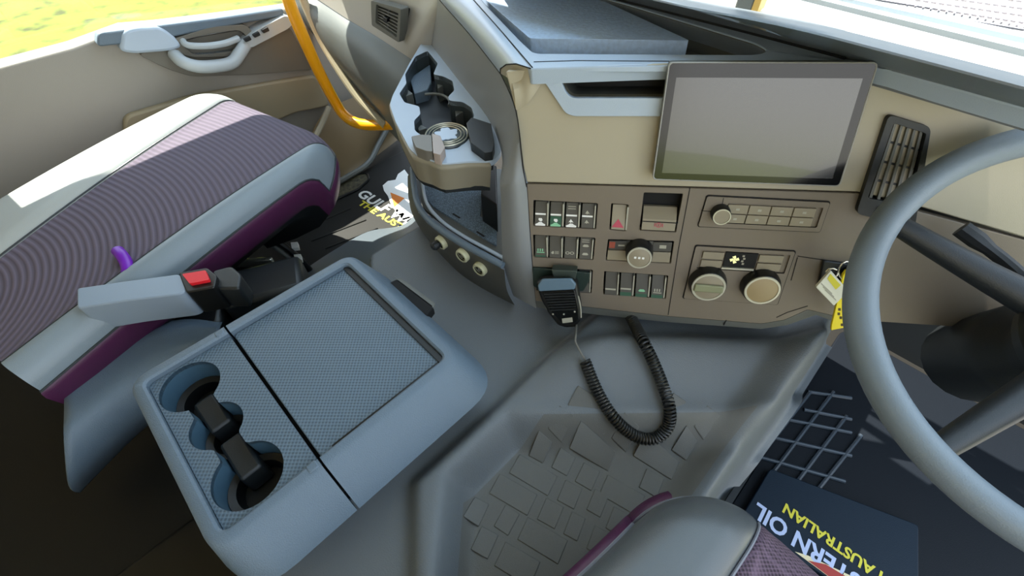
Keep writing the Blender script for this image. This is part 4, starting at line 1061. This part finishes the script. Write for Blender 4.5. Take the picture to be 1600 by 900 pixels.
# driver side
dm = empty('driver_floor_mat', (.4, .7, FZ), 'dark blue-black rubber driver floor mat with raised crossing ribs', 'floor mat')
slab('mat_base', MZ, rnd([(.142, .10), (.80, .10), (.80, 1.10), (.142, 1.10)], .03), 0, .008, rubber_dk, dm, bevel=.003)
rz = FZ+.010
fam = [((1215, 652), (1330, 676)), ((1194, 680), (1330, 712)), ((1180, 712), (1320, 752)), ((1256, 640), (1330, 655)), ((1262, 612), (1330, 622))]
fam2 = [((1204, 742), (1302, 612)), ((1238, 762), (1322, 650)), ((1180, 722), (1266, 612)), ((1275, 768), (1345, 680))]
for a_, b_ in fam+fam2:
    tube('mat_rib', [P(*a_, z=rz), P(*b_, z=rz)], .0045, mat('rib_rubber', '2c3640', .4), dm, seg=8)
bn = empty('printed_heel_mat', P(1290, 820, z=FZ), 'navy heel mat with upside-down white and yellow lettering before the driver seat', 'floor mat')
bz_ = FZ+.012; BF = horiz(bz_)
slab('mat_base', BF, rnd(Q(BF, (1200, 734), (1430, 822), (1430, 990), (1150, 818)), .008), 0, .010, mat('navy_rubber', '081c2b', .55, .3, 500, spec=.25), bn, bevel=.002)
zt2 = bz_+.0105
text_px('printed_lettering', 'GULF WESTERN OIL', (1520, 1026), (1184, 784), zt2, .034, mat('pale_blue_print', 'b9c6e6', .6), bn)
text_px('printed_lettering', 'STRENGTH AUSTRALIAN', (1515, 990), (1228, 786), zt2, .022, yellow_p, bn)
slab('printed_sweep', horiz(zt2), Q(horiz(zt2), (1242, 862), (1262, 868), (1330, 900), (1345, 912), (1300, 905)), 0, .0006, mat('sweep_print', 'e8d9b0', .6), bn, smooth=False)
slab('printed_sweep', horiz(zt2), Q(horiz(zt2), (1262, 876), (1290, 882), (1340, 912), (1310, 912)), .0006, .0010, mat('red_sweep_print', 'a8322a', .6), bn, smooth=False)

# ================================================================== STEERING WHEEL
WC = CAM + ray(1800, 520)*.42
WF = Frame(WC, (1, 0, 0), (0, .90, .43))
sw_ = empty('steering_wheel', WC, 'large grey leather steering wheel rim at the right edge', 'steering wheel')
RW = .228
bm = bmesh.new(); NR = 96; NT_ = 16; rings = []
for i in range(NR):
    t = 2*math.pi*i/NR; c_ = WF.at(RW*math.cos(t), RW*math.sin(t)); ro = (WF.h*math.cos(t)+WF.u*math.sin(t))
    rings.append([bm.verts.new(c_ + ro*(.0165*math.cos(a)) + WF.n*(.019*math.sin(a))) for a in [2*math.pi*k/NT_ for k in range(NT_)]])
for i in range(NR):
    A_, B_ = rings[i], rings[(i+1) % NR]
    for k in range(NT_): bm.faces.new((A_[k], A_[(k+1) % NT_], B_[(k+1) % NT_], B_[k]))
link('rim', bm, wheel_m, sw_)
lathe('hub', WF, 0, 0, [(.0, -.02), (.07, -.02), (.078, -.03), (.07, -.06), (0, -.06)][::-1], plas_dark, sw_, bevel=.004)
for a in (0, math.pi, math.radians(250), math.radians(290)):
    p0 = WF.at(.05*math.cos(a), .05*math.sin(a), -.035); p1 = WF.at(.13*math.cos(a), .13*math.sin(a), -.022); p2 = WF.at(.224*math.cos(a), .224*math.sin(a), -.002)
    tube('spoke', spline([p0, p1, p2], 6), [.02-.009*i/12 for i in range(13)], plas_dark, sw_, seg=12)
sc = empty('steering_column', WC - WF.n*.2, 'dark steering column shroud behind the steering wheel', 'column')
tube('shroud', spline([WF.at(0, .0, -.065), WF.at(0, .02, -.15), WF.at(0, .05, -.32)], 4), [.05]*4+[.065]*5, plas_dark, sc, seg=20)
tube('stalk', spline([WF.at(-.02, .03, -.09), WF.at(-.09, .06, -.08), WF.at(-.155, .075, -.07)], 5), [.008]*8+[.011]*3, plas_dark, sc, seg=10)

# ================================================================== KEYS
kz = .045
igf = Frame(PL.at(*PL.px(1306, 440, .0), 0), PL.h, PL.u)
ig = empty('ignition_lock', PL.pp(1310, 430), 'dark recessed ignition lock surround at the right end of the fascia', 'ignition')
slab('surround', PL, rnd(Q(PL, (1284, 404), (1345, 412), (1338, 462), (1276, 446)), .005), .0005, .006, plas_dark, ig, bevel=.002)
a, b = PL.px(1322, 425); lathe('lock_barrel', PL, a, b, [(.014, .0), (.014, .02), (.012, .024), (0, .024)], plas_black, ig, seg=24)
ks_ = empty('key_bunch', PL.at(*PL.px(1318, 440, .04), .04), 'bunch of keys with white and yellow tags hanging from the ignition', 'keys')
KF = Frame(PL.at(*PL.px(1308, 460, kz), kz), PL.h, PL.u)
slab('white_tag', KF, rnd(Q(KF, (1296, 420), (1324, 452), (1301, 475), (1273, 446)), .002), 0, .005, tag_white, ks_, bevel=.001)
slab('yellow_label', KF, rnd(Q(KF, (1298, 428), (1314, 446), (1306, 453), (1293, 436), c=.006), .001), .005, .0056, yellow_p, ks_)
for k in range(3):
    slab('print_line', KF, Q(KF, (1284+k*3, 443+k*5), (1301+k*3, 459+k*5), (1300+k*3, 460+k*5), (1283+k*3, 444+k*5), c=.006), .005, .0054, grey_p, ks_)
slab('yellow_tag', KF, rnd(Q(KF, (1312, 458), (1326, 462), (1324, 508), (1319, 513), (1299, 517), (1300, 508)), .0015), -.006, -.001, yellow_tag, ks_, bevel=.001)
for x_, y_ in ((1312, 484), (1311, 491), (1314, 497), (1316, 508)):
    slab('tag_hole', KF, rnd(Q(KF, (x_-2, y_-2), (x_+2, y_-2), (x_+2, y_+2), (x_-2, y_+2)), .0006), -.0012, -.0006, mat('tag_ink', '4a3c10', .6), ks_)
slab('yellow_key_head', KF, rnd(Q(KF, (1322, 422), (1336, 428), (1330, 446), (1314, 442), (1316, 430)), .002), -.004, .002, yellow_tag, ks_, bevel=.001)
rg = [KF.at(*KF.px(1326+16*math.cos(t), 424+16*math.sin(t))) for t in [math.radians(100+26*i) for i in range(9)]]
tube('key_ring', rg, .0011, chrome, ks_, seg=6)
rg = [KF.at(*KF.px(1300+10*math.cos(t), 426+7*math.sin(t))) for t in [math.radians(40*i) for i in range(9)]]
tube('key_ring', rg, .0010, chrome, ks_, seg=6)

# ================================================================== BEYOND THE WINDSCREEN
wsc = slab('window_2', Frame(P(1200, 30, z=1.12), (1, -.02, 0), (0, -.22, 1)), rect(-.9, -.01, .6, .95), 0, .004, gm, None); wsc['kind'] = 'structure'
ext = empty('windscreen_cowl', P(1300, 40, z=1.05), 'white sunlit cowl panel and grey wiper grooves outside the windscreen', 'cowl')
def strip(name, a0, a1, b0, b1, za, zb, m, th_=.01, parent=ext):
    pts = [P(*a0, z=za), P(*a1, z=za), P(*b1, z=zb), P(*b0, z=zb)]
    bm = bmesh.new(); v = [bm.verts.new(p) for p in pts]; l_ = [bm.verts.new(p-V((0, 0, th_))) for p in pts]
    bm.faces.new(v); bm.faces.new(l_[::-1])
    for i in range(4): bm.faces.new((v[i], v[(i+1) % 4], l_[(i+1) % 4], l_[i]))
    return link(name, bm, m, parent)
cream = mat('white_cowl_paint', 'e9e4da', .5)
cg = mat('cowl_grey', '9aa6b2', .5); cg2 = mat('cowl_light_grey', 'c4cbd0', .5)
strip('ledge', (900, -45), (1760, 184), (1100, -30), (1760, 145), 1.085, 1.088, cream)
edges = [(1100, -30, 1760, 145), (1130, -30, 1760, 130), (1160, -30, 1760, 116), (1185, -28, 1760, 106), (1210, -28, 1760, 94), (1240, -26, 1760, 84)]
for k, (e0_, e1_) in enumerate(zip(edges, edges[1:])):
    strip('cowl_groove', e0_[:2], e0_[2:], e1_[:2], e1_[2:], 1.08-.012*(k % 2), 1.08-.012*(k % 2), (cg2, cg)[k % 2])
# grille of the outside walkway
gr_ = empty('outside_mesh_panel', P(1330, 10, z=1.0), 'white square-mesh panel outside the windscreen, top right corner', 'mesh panel')
strip('backing', (1200, -60), (1640, 40), (1240, -26), (1600, 50), .98, .98, cream, parent=gr_)
strip('backing', (1180, -120), (1700, -80), (1200, -60), (1640, 40), .98, .98, cream, parent=gr_)
bm = bmesh.new()
for k in range(34):
    a_, b_ = P(1200+k*13, -70, z=.985), P(1235+k*12.2, -26+k*2.3, z=.985); add_tube(bm, [a_, b_], .0022, 4)
for k in range(9):
    a_, b_ = P(1190, -70+k*7, z=.985), P(1600, -30+k*11, z=.985); add_tube(bm, [a_, b_], .0022, 4)
tag(link('wire_grid', bm, mat('reddish_wire', 'a09aa2', .5), gr_), kind='stuff')
wp = empty('wiper_post', P(1163, 10, z=1.09), 'dark upright post with yellow edge behind the dashboard top', 'post')
pq = [P(1146, 14, z=1.09), P(1172, 20, z=1.09)]; e = pq[1]-pq[0]; F_ = Frame(pq[0], e, V((-e.y, e.x, 0)))
slab('post', F_, rect(0, 0, e.length, .03), 0, .16, plas_mid, wp, bevel=.003)
slab('yellow_edge', F_, rect(e.length, 0, e.length+.008, .03), 0, .16, mat('ochre_paint', 'c9a14a', .5), wp)
